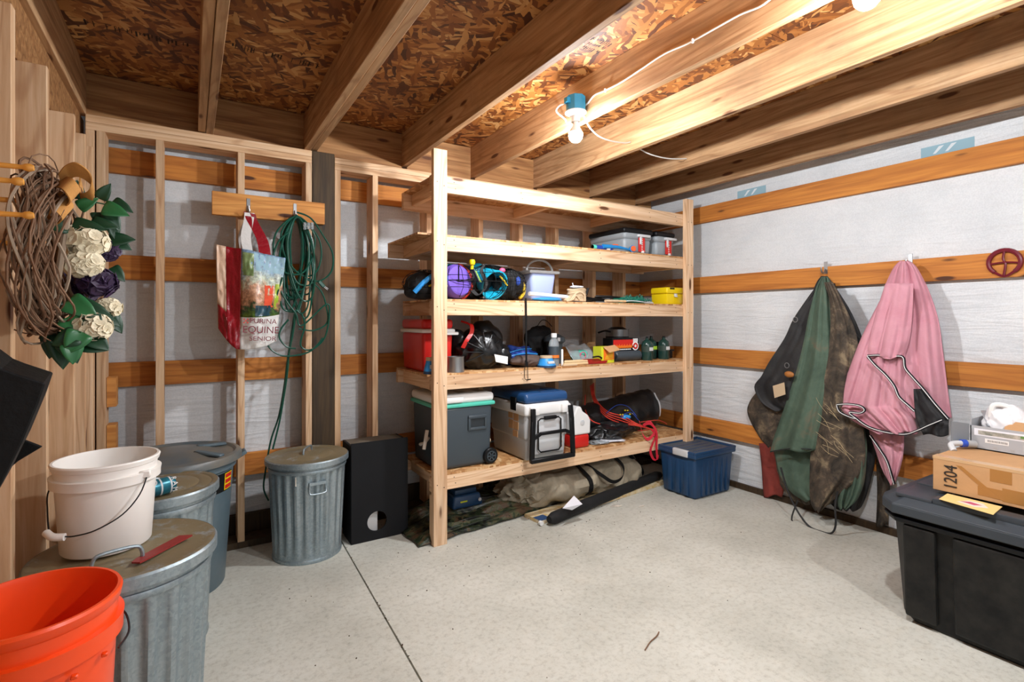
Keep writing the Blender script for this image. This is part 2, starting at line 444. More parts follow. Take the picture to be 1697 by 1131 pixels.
wl = root('wall_left')
bx('sheathing', (XL-.16, YN, 0), (XL-.145, YG, 2.8), 'rim', wl)
for i, y in enumerate((.3, .71, 1.12, 1.53, 1.945, 2.36, 2.85, 3.13, 3.34)):
    h = 2.25
    bx('stud', (XL-.14, y, .038), (XL, y+.038, h), 'fir_z', wl, .002)
bx('sill_plate', (XL-.14, YN, 0), (XL, YS, .038), 'post', wl)
bx('header', (XL-.145, YN, 2.25), (XL-.075, YG-.04, 2.46), 'rim', wl)
bx('blocking', (XL-.144, 2.0, .0), (XL-.11, YS, .35), 'post', wl)

ce = root('ceiling')
# OSB sheets, long side along X, seams along X
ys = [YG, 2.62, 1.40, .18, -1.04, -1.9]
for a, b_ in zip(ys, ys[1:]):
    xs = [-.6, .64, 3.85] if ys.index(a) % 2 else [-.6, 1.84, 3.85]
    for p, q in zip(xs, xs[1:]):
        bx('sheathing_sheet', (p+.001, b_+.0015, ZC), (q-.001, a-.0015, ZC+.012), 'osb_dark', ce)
for x, dz in ((-.508, 0), (-.547, .012), (.037, .006), (.077, 0), (.617, 0), (.662, .01), (1.274, 0), (1.82, 0), (2.40, 0), (3.0, 0), (3.56, 0)):
    bx('joist', (x, YN, ZJ+dz), (x+.038, YS+.05, ZC), 'joist_y', ce, .002)
jx_ = [-.47, .037, .115, .617, .70, 1.274, 1.312, 1.82, 1.858, 2.40, 2.438, 3.0, 3.038, 3.56, 3.598, 3.77]
for k in range(0, 16, 2):
    bx('rim_block', (jx_[k], YS+.03, ZJ-.02), (jx_[k+1], YS+.068, ZC-.005), 'rim', ce)
# faint stamped rows of print on the sheets
M['stamp'] = plain('black_stamp', '2a1a10', .8)
def stamp(x, y, L, rows, rz, h=.05, n=26):
    m = MB(); R = Matrix.Rotation(rz, 3, 'Z')
    for r in range(rows):
        k = 0
        while k < n:
            if random.random() > .25:
                c = Vector((k/n*L, r*h*1.35, 0)); hh = h*random.choice((1, 1, .6)); ww = L/n*random.choice((.25, .5))
                p = [Vector((x, y, ZC-.0006))+R@(c+Vector(q)) for q in ((0,0,0), (ww,0,0), (ww,hh,0), (0,hh,0))]
                m.prism(p, (0, 0, .0004))
                if random.random() > .4:
                    m.prism([Vector((x, y, ZC-.0006))+R@(c+Vector(q)) for q in ((0,hh*.4,0), (ww*2,hh*.4,0), (ww*2,hh*.55,0), (0,hh*.55,0))], (0, 0, .0004))
            k += 1
    m.build('print_stamp', 'stamp', ce)
stamp(-.40, 2.92, .40, 1, 0); stamp(.17, 2.80, .40, 1, 0, n=30); stamp(1.36, 1.85, .36, 3, -.0, .03, 30)

# ---- lamps: two keyless lampholders on blue boxes, fixed to the joist face
M['box_blue'] = plain('blue_plastic_box', '1f7fa6', .45); M['white_pl'] = plain('white_plastic', 'e8e8e6', .4)
M['cable'] = plain('white_cable', 'd9d8d2', .5)
em, nt, b = new_mat('lit_bulb'); b.inputs['Emission Color'].default_value = (.93, .96, 1, 1); b.inputs['Emission Strength'].default_value = BULB
M['bulb'] = em
def lamp(x, y, label):
    t = thing('ceiling_lamp', label, 'lamp', (x, y, 2.53), group='bare bulb lamps on the joist')
    m = MB(); m.lathe([(0, .045), (.052, .045), (.052, -.035), (0, -.035)], 8); m.box((-.07, -.015, .0), (-.045, .015, .03), .003)
    m.box((.045, -.015, -.01), (.05, .02, .05)); m.build('junction_box', 'box_blue', t)
    m = MB(); m.lathe([(0, -.036), (.058, -.036), (.058, -.042), (.035, -.055), (.024, -.06), (.023, -.09), (0, -.09)], 24); m.build('lamp_holder', 'white_pl', t, True)
    m = MB(); m.lathe([(0, -.088), (.014, -.09), (.016, -.105), (.030, -.130), (.0365, -.148), (0, -.1485)], 24); m.build('bulb_base', 'white_pl', t, True)
    m = MB(); m.lathe([(0, -.149), (.037, -.149), (.038, -.162), (.034, -.180), (.022, -.194), (0, -.200)], 24); m.build('bulb', 'bulb', t, True)
    return t
lamp(1.765, 2.19, 'bare lit bulb on blue box, above the shelving'); lamp(1.765, .775, 'bare lit bulb cut by the top edge of the picture')
lamp(1.765, -.64, 'added unseen fill bulb on the same joist behind the viewer')  # added out-of-view bulb: fills the near goods, spares the visible joists
def cable(pts, label, **k):
    o = MB().tube(pts, .0042, 6, smooth=6).build('lamp_cable', 'cable', None, True); return tagp(o, label, 'cable')
xf = 1.814
cable([(1.74, 2.19, 2.575)]+[wx(u, v, xf) for u, v in ((962, 178), (973, 172), (985, 158), (1003, 150), (1030, 136), (1062, 115), (1100, 90), (1140, 72), (1180, 50), (1225, 25), (1275, 0))]+[(xf, 1.0, 2.65), (xf, .85, 2.62), (1.80, .79, 2.585)],
      'white cable stapled along the joist between the two lamps')
cable([(1.73, 2.23, 2.545), (1.72, 2.27, 2.55), (1.74, 2.33, 2.54), (1.80, 2.33, 2.51), (1.816, 2.34, 2.50)], 'short white cable loop left of the blue lamp box')
cable([(1.80, 2.17, 2.485), (1.87, 2.21, 2.450), (2.0, 2.28, 2.440), (2.15, 2.34, 2.455), (2.32, 2.40, 2.490), (2.394, 2.42, 2.513)], 'white cable sagging from the lamp to the next joist')
cable([(2.442, 2.43, 2.50), (2.6, 2.44, 2.475), (2.8, 2.46, 2.485), (2.997, 2.473, 2.52)], 'thin white cable end between the two right hand joists')
m = MB()
for u, v in ((1003, 150), (1148, 68)):
    p = wx(u, v, xf-.003); m.box(p-Vector((.006, .004, .009)), p+Vector((.004, .004, .009)), .001)
m.build('cable_clip', 'white_pl', ce)

# ================================================================== THE SHELVING
sh = thing('storage_shelf', 'tall home built lumber shelving unit with five OSB decks along the back wall', 'shelving', (2.4, 3.2, 0))
def sp(name, a, b, mat, bev=.0015):
    L = Vector((2.4, 3.2, 0)); m = MB(); m.box(Vector(a)-L, Vector(b)-L, bev); return m.build(name, mat, sh)
YF, YB = 2.94, 3.46           # rail front face, back of the decks
sp('post', (1.247, 2.902, 0), (1.336, 2.939, 2.412), 'shelf_z'); sp('post', (3.515, 2.902, 0), (3.604, 2.939, 2.385), 'shelf_z')
sp('corner_stud', (1.25, 2.941, .0), (1.268, 2.975, .30), 'shelf_z')
T = [2.262, 1.902, 1.503, 1.04, .42]
LEFT = [1.26, 1.16, 1.27, 1.22, 1.275]
for i, (z, xl) in enumerate(zip(T, LEFT)):
    zt = z-.012 if i else z; hb = .089 if i else .1
    sp('front_rail', (xl if i in (0, 1, 2) and 0 else 1.25, YF, zt-hb), (3.60, YF+.038, zt-.0005), 'shelf_x')
    sp('back_rail', (xl, YB-.0, zt-hb-(.02 if i == 0 else 0)), (3.60, YB+.038, zt-.0005), 'shelf_x')
    xs = [xl+.04 if i != 1 else xl+.10, 2.43, 3.44] if i != 0 else [xl+.06, 2.16, 2.95, 3.5]
    for x in xs: sp('cross_piece', (x, YF+.0385, zt-.089), (x+.038, YB-.0005, zt-.0005), 'shelf_y')
    zd = z-.0115 if i else z-.0125
    if i == 0:
        sp('deck_sheet', (xl, YF+.039, zd), (2.42, YB-.001, z-.001), 'osb', 0); sp('deck_sheet', (2.423, YF+.039, zd), (3.60, YB-.001, z-.001), 'osb', 0)
    else:
        sp('deck_sheet', (xl, YF+.001, zd), (2.42, YB+.037, z), 'osb', 0); sp('deck_sheet', (2.423, YF+.001, zd), (3.60, YB+.037, z), 'osb', 0)
# screw heads
m = MB()
L0 = Vector((2.4, 3.2, 0))
for i, z in enumerate(T):
    for x in (1.40, 3.43, 3.12, 1.9, 2.6):
        for dz in (.03, .068): m.cyl(Vector((x+.01*(dz > .05), YF-.0008, z-dz))-L0, Vector((x+.01*(dz > .05), YF+.002, z-dz))-L0, .0035, 6)
    for x in (1.27, 1.315, 3.54, 3.58): m.cyl(Vector((x, 2.9012, z-.05-.02*(x > 1.3)))-L0, Vector((x, 2.904, z-.05-.02*(x > 1.3)))-L0, .0035, 6)
M['screw'] = plain('dark_screw', '2b2420', .5, .6)
m.build('screw_heads', 'screw', sh)['kind'] = 'stuff'

T1, T2, T3, T4, T5 = T
# ------------------------------------------------------------------ colours for the goods
for n, c, r in (('black_pl', '101113', .45), ('black_matte', '0c0c0c', .8), ('grey_tote', '8e9599', .4), ('red_pl', 'c8221c', .35), ('red_dark', '8e1016', .5), ('white', 'e6e6e4', .45),
                ('cream', 'e2d9cc', .45), ('yellow', 'e6c80c', .4), ('teal', '1aa0bf', .4), ('blue_toy', '1f7fc0', .35), ('orange', 'e8622a', .4), ('navy', '1c3f63', .4),
                ('blue_lid', '1f4877', .3), ('mint', '4fbfa8', .4), ('slate', '3b454c', .42), ('lav', 'a9b6df', .4), ('lite_grey', 'c9cbcc', .4), ('mid_grey', 'a7a8a8', .45), ('purple', '6a4fae', .45),
                ('green_net', '17715f', .6), ('teal_tray', '1c7a63', .4), ('tan', 'c9b190', .8), ('lime', 'a9d23a', .45), ('card', 'bd9163', .75), ('paper', 'e3e4ea', .7), ('wood_lt', 'd8b98c', .6),
                ('yellow_pack', 'cdd32a', .45), ('orange_pack', 'e8751e', .45), ('blue_fab', '1c3f94', .6), ('brown_fab', '54443d', .75), ('olive', '2c3d35', .5), ('pink', 'e0527a', .5), ('yel_trim', 'c9a81c', .5), ('sky', '2f8fd6', .4), ('coil_red', 'c83a2c', .45), ('strap_red', 'c31f33', .6), ('steel', '9a9b9c', .35)):
    M[n] = plain(n, c, r, metal=.8 if n == 'steel' else 0)
M['black_bag'] = fabric('black_nylon', '08090a', '15181b', 9, 60, .32, bs=.5)
M['black_cloth'] = fabric('black_cloth', '070708', '131416', 9, 160, .8)
M['clear'] = plain('clear_plastic', 'f2f6f8', .08, trans=.9)
M['bag_clear'] = plain('clear_bag', 'dfe8ec', .15, trans=.75)
M['propane'] = plain('green_gas_bottle', '1d3a34', .25)

def obox(x0, y0, z0, x1, y1, z1): return (x0, y0, z0), (x1, y1, z1)
# ---- shelf 2: two grey totes, toys
def grey_tote(x0, x1, y0, y1, z0, z1, label):
    c = Vector(((x0+x1)/2, (y0+y1)/2, z0)); t = thing('storage_tote', label, 'tote', c, group='grey totes on the upper deck')
    w2, d2, h = (x1-x0)/2, (y1-y0)/2, z1-z0
    m = MB(); m.box((-w2+.012, -d2+.01, 0), (w2-.012, d2-.01, h*.62), .03, 3, taper=.05); m.box((-w2+.006, -d2+.004, h*.55), (w2-.006, d2-.004, h-.028), .03, 3)
    m.build('body', 'grey_tote', t, True)
    m = MB(); m.box((-w2, -d2, h-.045), (w2, d2, h), .018, 3); m.build('lid', 'black_pl', t, True)
    m = MB(); m.box((-.02, -d2-.016, h-.07), (.115, -d2+.01, h-.048), .006, 2); m.box((0, -d2-.012, h-.13), (.02, -d2+.012, h-.06), .003); m.build('latch', 'lite_grey', t, True)
    f = bx('sticker', (-.005, -d2-.0035, .02), (.06, -d2+.006, h-.075), 'red_pl', t)
    for k in range(5): text_mesh('print', random.choice(['|||', '8 B', '::|']), .02, 'white', f, (.027, -d2-.004, .05+k*.018), (PI/2, PI/2, 0))
    bx('barcode', (.022, -d2-.0045, .012), (.05, -d2+.002, .03), 'white', f)
grey_tote(2.905, 3.235, 3.0, 3.44, T2, T2+.208, 'larger looking grey tote with black lid on the upper deck, left one')
grey_tote(3.265, 3.50, 3.0, 3.42, T2, T2+.208, 'grey tote with black lid squeezed against the right post')
t = thing('toy_racket', 'blue toy wand with orange round end in front of the grey tote', 'toy', (2.85, 2.975, T2))
m = MB(); m.tube([(-.19, 0, .03), (-.05, 0, .035), (.02, 0, .03), (.10, 0, .022)], .012, 8, rf=lambda t: .017-.009*t); m.lathe([(0, 0), (.018, 0), (.028, .02), (.03, .03), (0, .03)], 16, (.115, .02, .03), (0, -1, 0)); m.build('body', 'blue_toy', t, True)
m = MB(); m.lathe([(0, 0), (.023, 0), (.022, .012), (0, .014)], 16, (.115, -.008, .032), (0, -1, 0)); m.build('tip', 'orange', t, True)
t = thing('toy_foam_dart', 'dark blue toy tube with white print and an orange tip, lying behind the wand', 'toy', (2.70, 2.99, T2))
m = MB(); m.tube([(-.13, 0, .02), (.06, .0, .02)], .018, 10); m.build('body', M['blue_fab'], t, True)
m = MB(); m.tube([(.06, 0, .02), (.085, 0, .045), (.12, 0, .045)], .015, 10); m.build('tip', 'orange', t, True)
m = MB(); m.tube([(-.0, 0, .02), (.035, 0, .02)], .0185, 10); m.build('band', 'white', t, True)
m = MB(); m.tube([(-.13, 0, .02), (-.1, 0, .02)], .0185, 10); m.build('band', 'mint', t, True)

# ---- shelf 3: mesh bags with balls and toys
def net(mb, c, r, n=9, k=6, rt=.0018, tilt=.35, seed=1):
    c = Vector(c); r = Vector(r); R = random.Random(seed)
    for i in range(n):
        a0 = PI*i/n; pts = []
        for j in range(20):
            a = 2*PI*j/20; p = Vector((math.sin(a)*math.cos(a0), math.sin(a)*math.sin(a0), math.cos(a)))
            p *= 1+.06*R.uniform(-1, 1); pts.append(c+Vector((p.x*r.x, p.y*r.y, max(p.z*r.z, -r.z*.95))))
        mb.tube(pts, rt, 4, closed=True)
    for i in range(1, k):
        z = -1+2*i/k; q = math.sqrt(1-z*z); mb.tube([c+Vector((math.cos(2*PI*j/20)*q*r.x*1.03, math.sin(2*PI*j/20)*q*r.y*1.03, z*r.z)) for j in range(20)], rt, 4, closed=True)
t = thing('drawstring_bag', 'small dark drawstring bag with blue floats at the left end of the middle deck', 'bag', (1.27, 3.08, T3))
m = MB(); m.blob((.01, 0, .085), (.14, .12, .09), .25, 8, 3, 4, floor=.001); m.blob((-.09, 0, .045), (.055, .07, .045), .25, 10, 5, 3, floor=.001); m.build('sack', 'black_cloth', t, True)
m = MB(); m.tube([(-.11, -.085, .04), (-.06, -.11, .10), (0, -.115, .145), (.05, -.10, .17)], .016, 8, smooth=4); m.build('float', 'sky', t, True)
m = MB(); m.tube([(-.03, -.118, .075), (.0, -.125, .09), (.02, -.125, .075), (.05, -.125, .095), (.09, -.12, .08)], .007, 6, smooth=4); m.build('cord', 'yel_trim', t, True)
m = MB(); m.blob((.06, -.085, .13), (.06, .04, .04), .2, 10, 9, 3); m.build('lining', 'blue_fab', t, True)
m = MB(); net(m, (.0, 0, .09), (.15, .128, .095), 8, 5, .0016, seed=4); m.build('netting', 'black_matte', t)

t = thing('mesh_bag', 'big black mesh bag of beach toys, purple ball and teal bucket inside', 'bag', (1.66, 3.08, T3))
m = MB(); m.lathe([(0, -.07), (.08, -.065), (.108, -.03), (.112, .03), (.095, .055), (0, .06)], 28, (-.20, -.02, .118), (.25, -1, .1)); m.build('ball', 'purple', t, True)
m = MB(); m.tube([Vector((-.20, -.02, .118))+Vector((.113*math.cos(a), 0.04, .113*math.sin(a))) for a in [2*PI*k/24 for k in range(24)]], .008, 6, True); m.build('rim', 'teal', t, True)
m = MB()
for a in (.2, 1.5, 2.9): m.tube([Vector((-.20, -.085, .118)), Vector((-.20+.11*math.cos(a), -.07, .118+.11*math.sin(a)))], .003, 5)
m.tube([(-.31, -.09, .12), (-.2, -.11, .125), (-.10, -.09, .125)], .003, 5); m.build('ball_cord', 'black_matte', t)
m = MB(); m.tube([Vector((-.185+.12*math.cos(a), -.0, .118+.115*math.sin(a))) for a in [-1.2+2.6*k/10 for k in range(11)]], .012, 6); m.build('hoop', 'coil_red', t, True)
# teal bucket on its side, mouth to the camera
ax = Vector((.12, -.9, -.38)).normalized()
m = MB(); m.lathe([(0, 0), (.075, 0), (.10, .16), (.104, .16), (.104, .17), (.094, .17), (.07, .012), (0, .012)], 28, (.04, .06, .165), ax); m.build('bucket', 'teal', t, True)
m = MB(); m.blob((.0, .05, .2), (.07, .06, .065), .15, 8, 12, 3); m.build('scoop', 'teal', t, True)
m = MB(); m.lathe([(0, 0), (.017, .004), (.021, .02), (.017, .036), (0, .04)], 14, (-.105, -.085, .225), (0, 0, 1)); m.cyl((-.105, -.08, .20), (-.105, -.085, .225), .011, 10); m.build('knob', 'yellow', t, True)
m = MB(); m.beam((-.105, -.10, .20), (-.065, -.105, .115), .03, .007); m.build('paddle', 'olive', t)
m = MB()
for k in range(8): q = Vector((-.095, -.112, .185)).lerp(Vector((-.062, -.116, .12)), k/7); m.beam(q-Vector((.009, 0, -.003)), q+Vector((.009, 0, -.003)), .004, .005)
m.build('teeth', 'lime', t)
m = MB(); m.blob((.22, .02, .115), (.11, .12, .105), .28, 9, 21, 4, floor=.002, ridge=True); m.blob((-.05, .06, .13), (.15, .08, .12), .2, 7, 22, 4, floor=.001); m.blob((.12, .07, .17), (.14, .06, .08), .2, 7, 28, 4); m.build('dark_cloth', 'black_cloth', t, True)
m = MB(); m.tube([(.27, -.07, .02), (.31, -.06, .05), (.325, -.05, .10), (.315, -.04, .13)], .011, 6, smooth=5); m.build('trim', 'yel_trim', t, True)
m = MB(); m.tube([(.10, -.09, .165), (.13, -.1, .13), (.15, -.105, .10)], .006, 6, smooth=4); m.build('trim', 'yel_trim', t, True)
m = MB(); m.blob((.125, -.08, .205), (.022, .015, .016), .2, 20, 2, 2); m.build('tag', 'pink', t, True)
m = MB(); m.blob((.24, -.10, .135), (.018, .012, .032), .2, 20, 2, 2); m.build('lining', 'blue_fab', t, True)
m = MB(); net(m, (.22, 0, .115), (.125, .135, .11), 10, 7, .0017, seed=9); net(m, (.02, -.03, .12), (.14, .15, .115), 6, 4, .0022, seed=10); net(m, (-.19, -.0, .118), (.125, .13, .115), 4, 3, .002, seed=11); m.build('netting', 'black_matte', t)
m = MB(); m.ribbon([(-.02, -.11, .235), (-.06, -.13, .19), (-.03, -.14, .1), (-.09, -.15, .03), (-.13, -.135, .06)], (.012, 0, .004), .002, 5); m.build('strap', 'black_cloth', t)
o = MB().ribbon([(1.93, 2.93, 1.52), (1.93, 2.928, 1.49), (1.932, 2.928, 1.40), (1.93, 2.925, 1.2), (1.932, 2.925, 1.06)], (.006, 0, 0), .0022).build('tether_strap', 'black_matte')
tagp(o, 'thin black strap hanging down from the mesh bag over the shelf front', 'strap')
t = thing('wire_hook', 'black wire hook hanging at the end of the strap on the fourth deck edge', 'hook', (1.93, 2.93, 1.0))
m = MB(); m.tube([(-.008, -.004, .10), (-.012, -.004, .0), (-.008, -.008, -.03), (.012, -.008, -.03), (.014, -.006, -.02), (.012, -.004, .09)], .0022, 5, smooth=3); m.tube([(.0, -.012, -.033), (.03, -.014, -.03)], .004, 6); m.build('wire', 'black_matte', t)

t = thing('foot_tub', 'pale lavender plastic tub standing on end, wire handle up', 'tub', (2.19, 3.17, T3+.002))
m = MB(); m.box((-.115, -.09, .0), (.115, .09, .215), .03, 4, taper=.22); m.build('body', 'lav', t, True)
m = MB(); m.box((-.135, -.105, .205), (.135, .105, .228), .01, 2); m.build('rim', 'lite_grey', t, True)
m = MB(); m.tube([Vector((.115*math.cos(a), -.03, .225+.085*math.sin(a))) for a in [PI*k/14 for k in range(15)]], .009, 8); m.build('handle', 'lite_grey', t, True)
o = MB().tube([(1.995, 2.985, T3+.052), (2.345, 3.01, T3+.037)], .0145, 12).build('white_pipe', 'white', None, True); tagp(o, 'short white plastic pipe lying in front of the lavender tub', 'pipe')
o = MB(); o.blob((2.16, 3.0, T3+.016), (.13, .045, .015), .15, 10, 3, 3, floor=T3+.001); tagp(o.build('folded_bag', 'sky', None, True), 'flat bright blue folded bag under the white pipe', 'bag')
t = thing('rope_hank', 'tan hank of rope beside the white pipe', 'rope', (2.45, 3.03, T3))
m = MB()
for k in range(11): z = .012+.0085*k; m.tube([Vector((.075*math.cos(a)*(1+.05*math.sin(k*2.3)), .05*math.sin(a), z+.004*math.sin(a*2+k))) for a in [2*PI*j/18 for j in range(18)]], .0055, 6, True)
m.tube([(-.09, -.04, .01), (-.05, -.05, .06), (-.01, -.058, .075), (.03, -.057, .05), (.035, -.055, .01)], .007, 6, smooth=5); m.tube([(-.12, -.03, .008), (-.07, -.045, .02), (-.05, -.055, .05), (-.02, -.058, .02)], .007, 6, smooth=5); m.blob((-.1, -.01, .025), (.04, .03, .025), .3, 20, 1, 3)
m.build('coils', 'tan', t, True)
m = MB(); m.blob((.0, 0, .115), (.06, .035, .014), .35, 18, 5, 3); m.tube([(-.03, 0, .12), (-.04, 0, .145)], .004); m.build('cloth_end', 'lite_grey', t, True)
t = thing('racket', 'black badminton racket lying among the rods', 'racket', (2.72, 3.1, T3))
m = MB()
for k in range(6): m.tube([(-.17, -.06+.03*k, .012+.012*k), (.02, -.05+.02*k, .02+.008*(k % 3)), (.20, -.02+.015*k, .025)], .0055, 6, smooth=3)
m.tube([Vector((.1+.11*math.cos(a), .0+.08*math.sin(a), .05)) for a in [2*PI*j/20 for j in range(20)]], .005, 6, True); m.tube([(-.18, .0, .02), (-.13, -.01, .06), (-.10, 0, .115)], .009, 6, smooth=3)
m.build('rods', 'black_pl', t, True)
t = thing('wooden_handled_net', 'landing net with pale wooden handle and green mesh in front of the yellow box', 'net', (2.9, 3.0, T3))
m = MB(); m.tube([(-.22, -.03, .014), (-.08, -.02, .016)], .013, 10, rf=lambda t: .011+.003*math.sin(t*PI)); m.build('handle', 'tan', t, True)
m = MB(); m.tube([(-.08, -.02, .016), (.0, -.02, .016)], .009, 8); m.build('ferrule', 'wood_lt', t, True)
m = MB(); m.tube([Vector((.16+.16*math.cos(a), .0+.055*math.sin(a), .012+.008*math.sin(a*2))) for a in [2*PI*j/24 for j in range(24)]], .004, 6, True); m.build('hoop', 'lite_grey', t, True)
m = MB()
R = random.Random(4)
for k in range(46):
    a = R.uniform(0, 2*PI); p = Vector((.14+.15*math.cos(a)*R.random(), .055*math.sin(a), .02)); q = p+Vector((R.uniform(-.09, .09), R.uniform(-.03, .05), 0)); mm_ = (p+q)/2; mm_.z = .02+R.random()*.055
    m.tube([p, mm_, q], .0022, 4, smooth=3)
m.blob((.15, .03, .018), (.13, .05, .02), .5, 14, 8, 3, floor=.002); m.build('mesh', 'green_net', t)
o = bx('green_tray', (3.05, 3.12, T3+.001), (3.26, 3.3, T3+.06), 'teal_tray', None, .012, 3, smooth=True); tagp(o, 'dark teal plastic tray behind the green net', 'tray')
t = thing('tackle_box', 'bright yellow tackle box with latch at the right post', 'box', (3.375, 3.07, T3+.001))
m = MB(); m.box((0, -.085, 0), (.21, .09, .088), .008, 2, taper=.05); m.build('body', 'yellow', t, True)
m = MB(); m.box((-.004, -.09, .09), (.214, .094, .142), .012, 3); m.build('lid', 'yellow', t, True)
m = MB(); m.box((.085, -.098, .062), (.115, -.084, .09), .003); m.box((.088, -.104, .06), (.112, -.096, .07), .002); m.build('latch', 'lite_grey', t, True)
bx('handle', (.03, -.094, .125), (.085, -.089, .138), 'black_pl', t, .002)

# ---- shelf 4
t = thing('red_cooler', 'red cooler with white band under its lid, behind the left post', 'cooler', (1.35, 3.26, T4))
m = MB(); m.box((-.105, -.19, 0), (.105, .19, .25), .02, 3, taper=.06); m.build('body', 'red_pl', t, True)
m = MB(); m.box((-.118, -.203, .25), (.118, .203, .275), .012, 2); m.box((.0, -.225, .235), (.13, -.20, .255), .005); m.build('rim', 'white', t, True)
m = MB(); m.box((-.108, -.19, .275), (.108, .19, .338), .02, 3); m.build('lid', 'red_pl', t, True)
def blue_tub(loc, r, h, label):
    t = thing('bait_tub', label, 'jar', loc)
    m = MB(); m.lathe([(0, 0), (r, 0), (r*.98, h*.2), (r*.62, h*.8), (0, h*.8)], 20); m.build('body', 'sky', t, True)
    m = MB(); m.lathe([(0, -.001), (r*1.03, -.001), (r*1.03, h*.16), (0, h*.16)], 20); m.build('base', 'navy', t, True)
    m = MB(); m.lathe([(0, h*.8), (r*.66, h*.8), (r*.66, h), (0, h)], 20); m.build('lid', 'tan' if h > .07 else 'lite_grey', t, True)
    m = MB(); m.box((-r*.4, -r*.93, h*.32), (r*.4, -r*.7, h*.55), .002); m.build('print_patch', 'lite_grey', t)
blue_tub((1.262, 2.99, T4+.001), .042, .10, 'blue tub jar partly behind the left post')
blue_tub((2.14, 2.985, T4+.001), .068, .078, 'squat blue tub with clear top at the front of the fourth deck')
t = thing('cooking_pot', 'small aluminium pot beside the black sack', 'pot', (1.44, 3.0, T4+.001))
m = MB(); m.lathe([(0, 0), (.055, 0), (.052, .09), (.055, .098), (.050, .098), (.050, .01), (0, .01)], 24); m.build('body', 'steel', t, True)
t = thing('black_sack', 'bulging black nylon sack with a white paper tag and a red edge', 'bag', (1.68, 3.14, T4))
m = MB(); m.blob((.0, 0, .13), (.17, .15, .14), .22, 7, 31, 5, floor=.001, ridge=True, ceil=.33); m.blob((.06, .02, .2), (.12, .11, .12), .22, 8, 33, 4, ceil=.335); m.blob((.15, -.04, .09), (.07, .08, .07), .3, 12, 35, 4, floor=.001, ridge=True); m.blob((-.13, .05, .17), (.06, .07, .12), .2, 12, 36, 4); m.build('sack', 'black_bag', t, True)
m = MB(); m.ribbon([(-.16, -.08, .15), (-.14, -.10, .20), (-.10, -.09, .25), (-.09, -.06, .30), (-.12, -.0, .32)], (.012, -.004, -.004), .006, 4); m.build('red_edge', 'red_pl', t, True)
m = MB()
for k in range(9): a = PI*(k/8-.5)*1.3; m.tube([(-.03, -.155, .12), (-.03+.06*math.sin(a), -.15, .12+.06*math.cos(a)), (-.03+.14*math.sin(a), -.12, .12+.13*math.cos(a))], .004, 5, smooth=3)
m.build('pleats', 'black_bag', t, True)
m = MB(); m.prism([(.03, -.165, .105), (.04, -.168, .055), (.13, -.17, .035), (.135, -.165, .085)], (0, -.001, .0)); m.build('paper_tag', 'white', t); 
t = thing('blue_fabric_bundle', 'folded royal blue fabric on the fourth deck', 'fabric', (2.03, 3.24, T4))
m = MB(); m.blob((0, 0, .075), (.17, .1, .07), .35, 9, 41, 5, floor=.001, ridge=True); m.build('fabric', 'blue_fab', t, True)
m = MB(); m.tube([(-.15, -.10, .06), (-.05, -.12, .085), (.05, -.11, .09), (.14, -.10, .08)], .005, 6, smooth=4); m.tube([(-.1, -.10, .10), (0, -.10, .12), (.1, -.08, .12)], .004, 6, smooth=4); m.build('piping', 'sky', t, True)
o = MB(); o.blob((2.02, 3.07, T4+.04), (.14, .08, .045), .3, 10, 44, 4, floor=T4+.001, ridge=True); tagp(o.build('brown_pouch', 'brown_fab', None, True), 'crumpled brown pouch in front of the blue fabric', 'bag')
t = thing('black_chair_bag', 'tall black rounded bag standing at the back of the fourth deck', 'bag', (2.33, 3.36, T4))
m = MB(); m.blob((0, 0, .15), (.125, .07, .155), .25, 12, 51, 5, floor=.001, ceil=.32); m.blob((.12, -.05, .19), (.055, .05, .03), .3, 14, 52, 3); m.build('sack', 'black_cloth', t, True)
m = MB(); m.tube([(-.06, -.07, .28), (-.02, -.08, .33), (.04, -.07, .32), (.09, -.06, .28)], .003, 5, smooth=4); m.build('cord', 'black_pl', t)
t = thing('black_canister', 'dark canister with a white label behind the clear bottle', 'canister', (2.37, 3.2, T4))
m = MB(); m.lathe([(0, 0), (.06, 0), (.062, .15), (.085, .17), (.08, .2), (.03, .225), (.012, .23), (0, .23)], 24); m.build('body', M['slate'], t, True)
bx('white_label', (-.045, -.066, .06), (-.005, -.05, .14), 'lite_grey', t, .002)
bx('valve', (-.03, -.085, .17), (-.005, -.06, .20), 'lite_grey', t, .003)
t = thing('clear_bottle', 'clear plastic bottle with white cap and orange label', 'bottle', (2.24, 3.03, T4+.001))
m = MB(); m.lathe([(0, 0), (.036, 0), (.038, .02), (.038, .15), (.032, .18), (.017, .2), (.017, .21), (0, .21)], 24); m.build('body', 'bag_clear', t, True)
m = MB(); m.lathe([(0, .205), (.021, .205), (.021, .235), (0, .235)], 20); m.build('cap', 'white', t, True)
m = MB(); m.lathe([(.0385, .05), (.0389, .05), (.0389, .14), (.0385, .14)], 24); m.build('dark_label', 'slate', t, True)
m = MB(); m.lathe([(.0392, .058), (.0394, .058), (.0394, .078), (.0392, .078)], 24); m.build('orange_band', 'orange_pack', t, True)
t = thing('marker_stick', 'white stick standing beside the clear bottle', 'stick', (2.285, 2.99, T4))
m = MB(); m.box((-.008, -.005, 0), (.008, .005, .12), .003); m.build('stick', 'white', t)
t = thing('zip_bag', 'clear zip bag with turquoise napkins inside', 'bag', (2.58, 3.13, T4))
m = MB(); m.grid(lambda a, b_: Vector((-.13+.26*a-.03*(1-b_)*(a-.5)*2, -.05+.12*b_+.012*math.sin(9*a+5*b_), .01+.13*b_+.008*math.sin(14*a+3*b_))), 24, 12); m.build('clear_film', 'bag_clear', t, True, solid=.0015)
m = MB(); m.blob((.01, .04, .05), (.085, .05, .048), .25, 14, 61, 4, floor=.002); m.build('napkins', M['mint'], t, True)
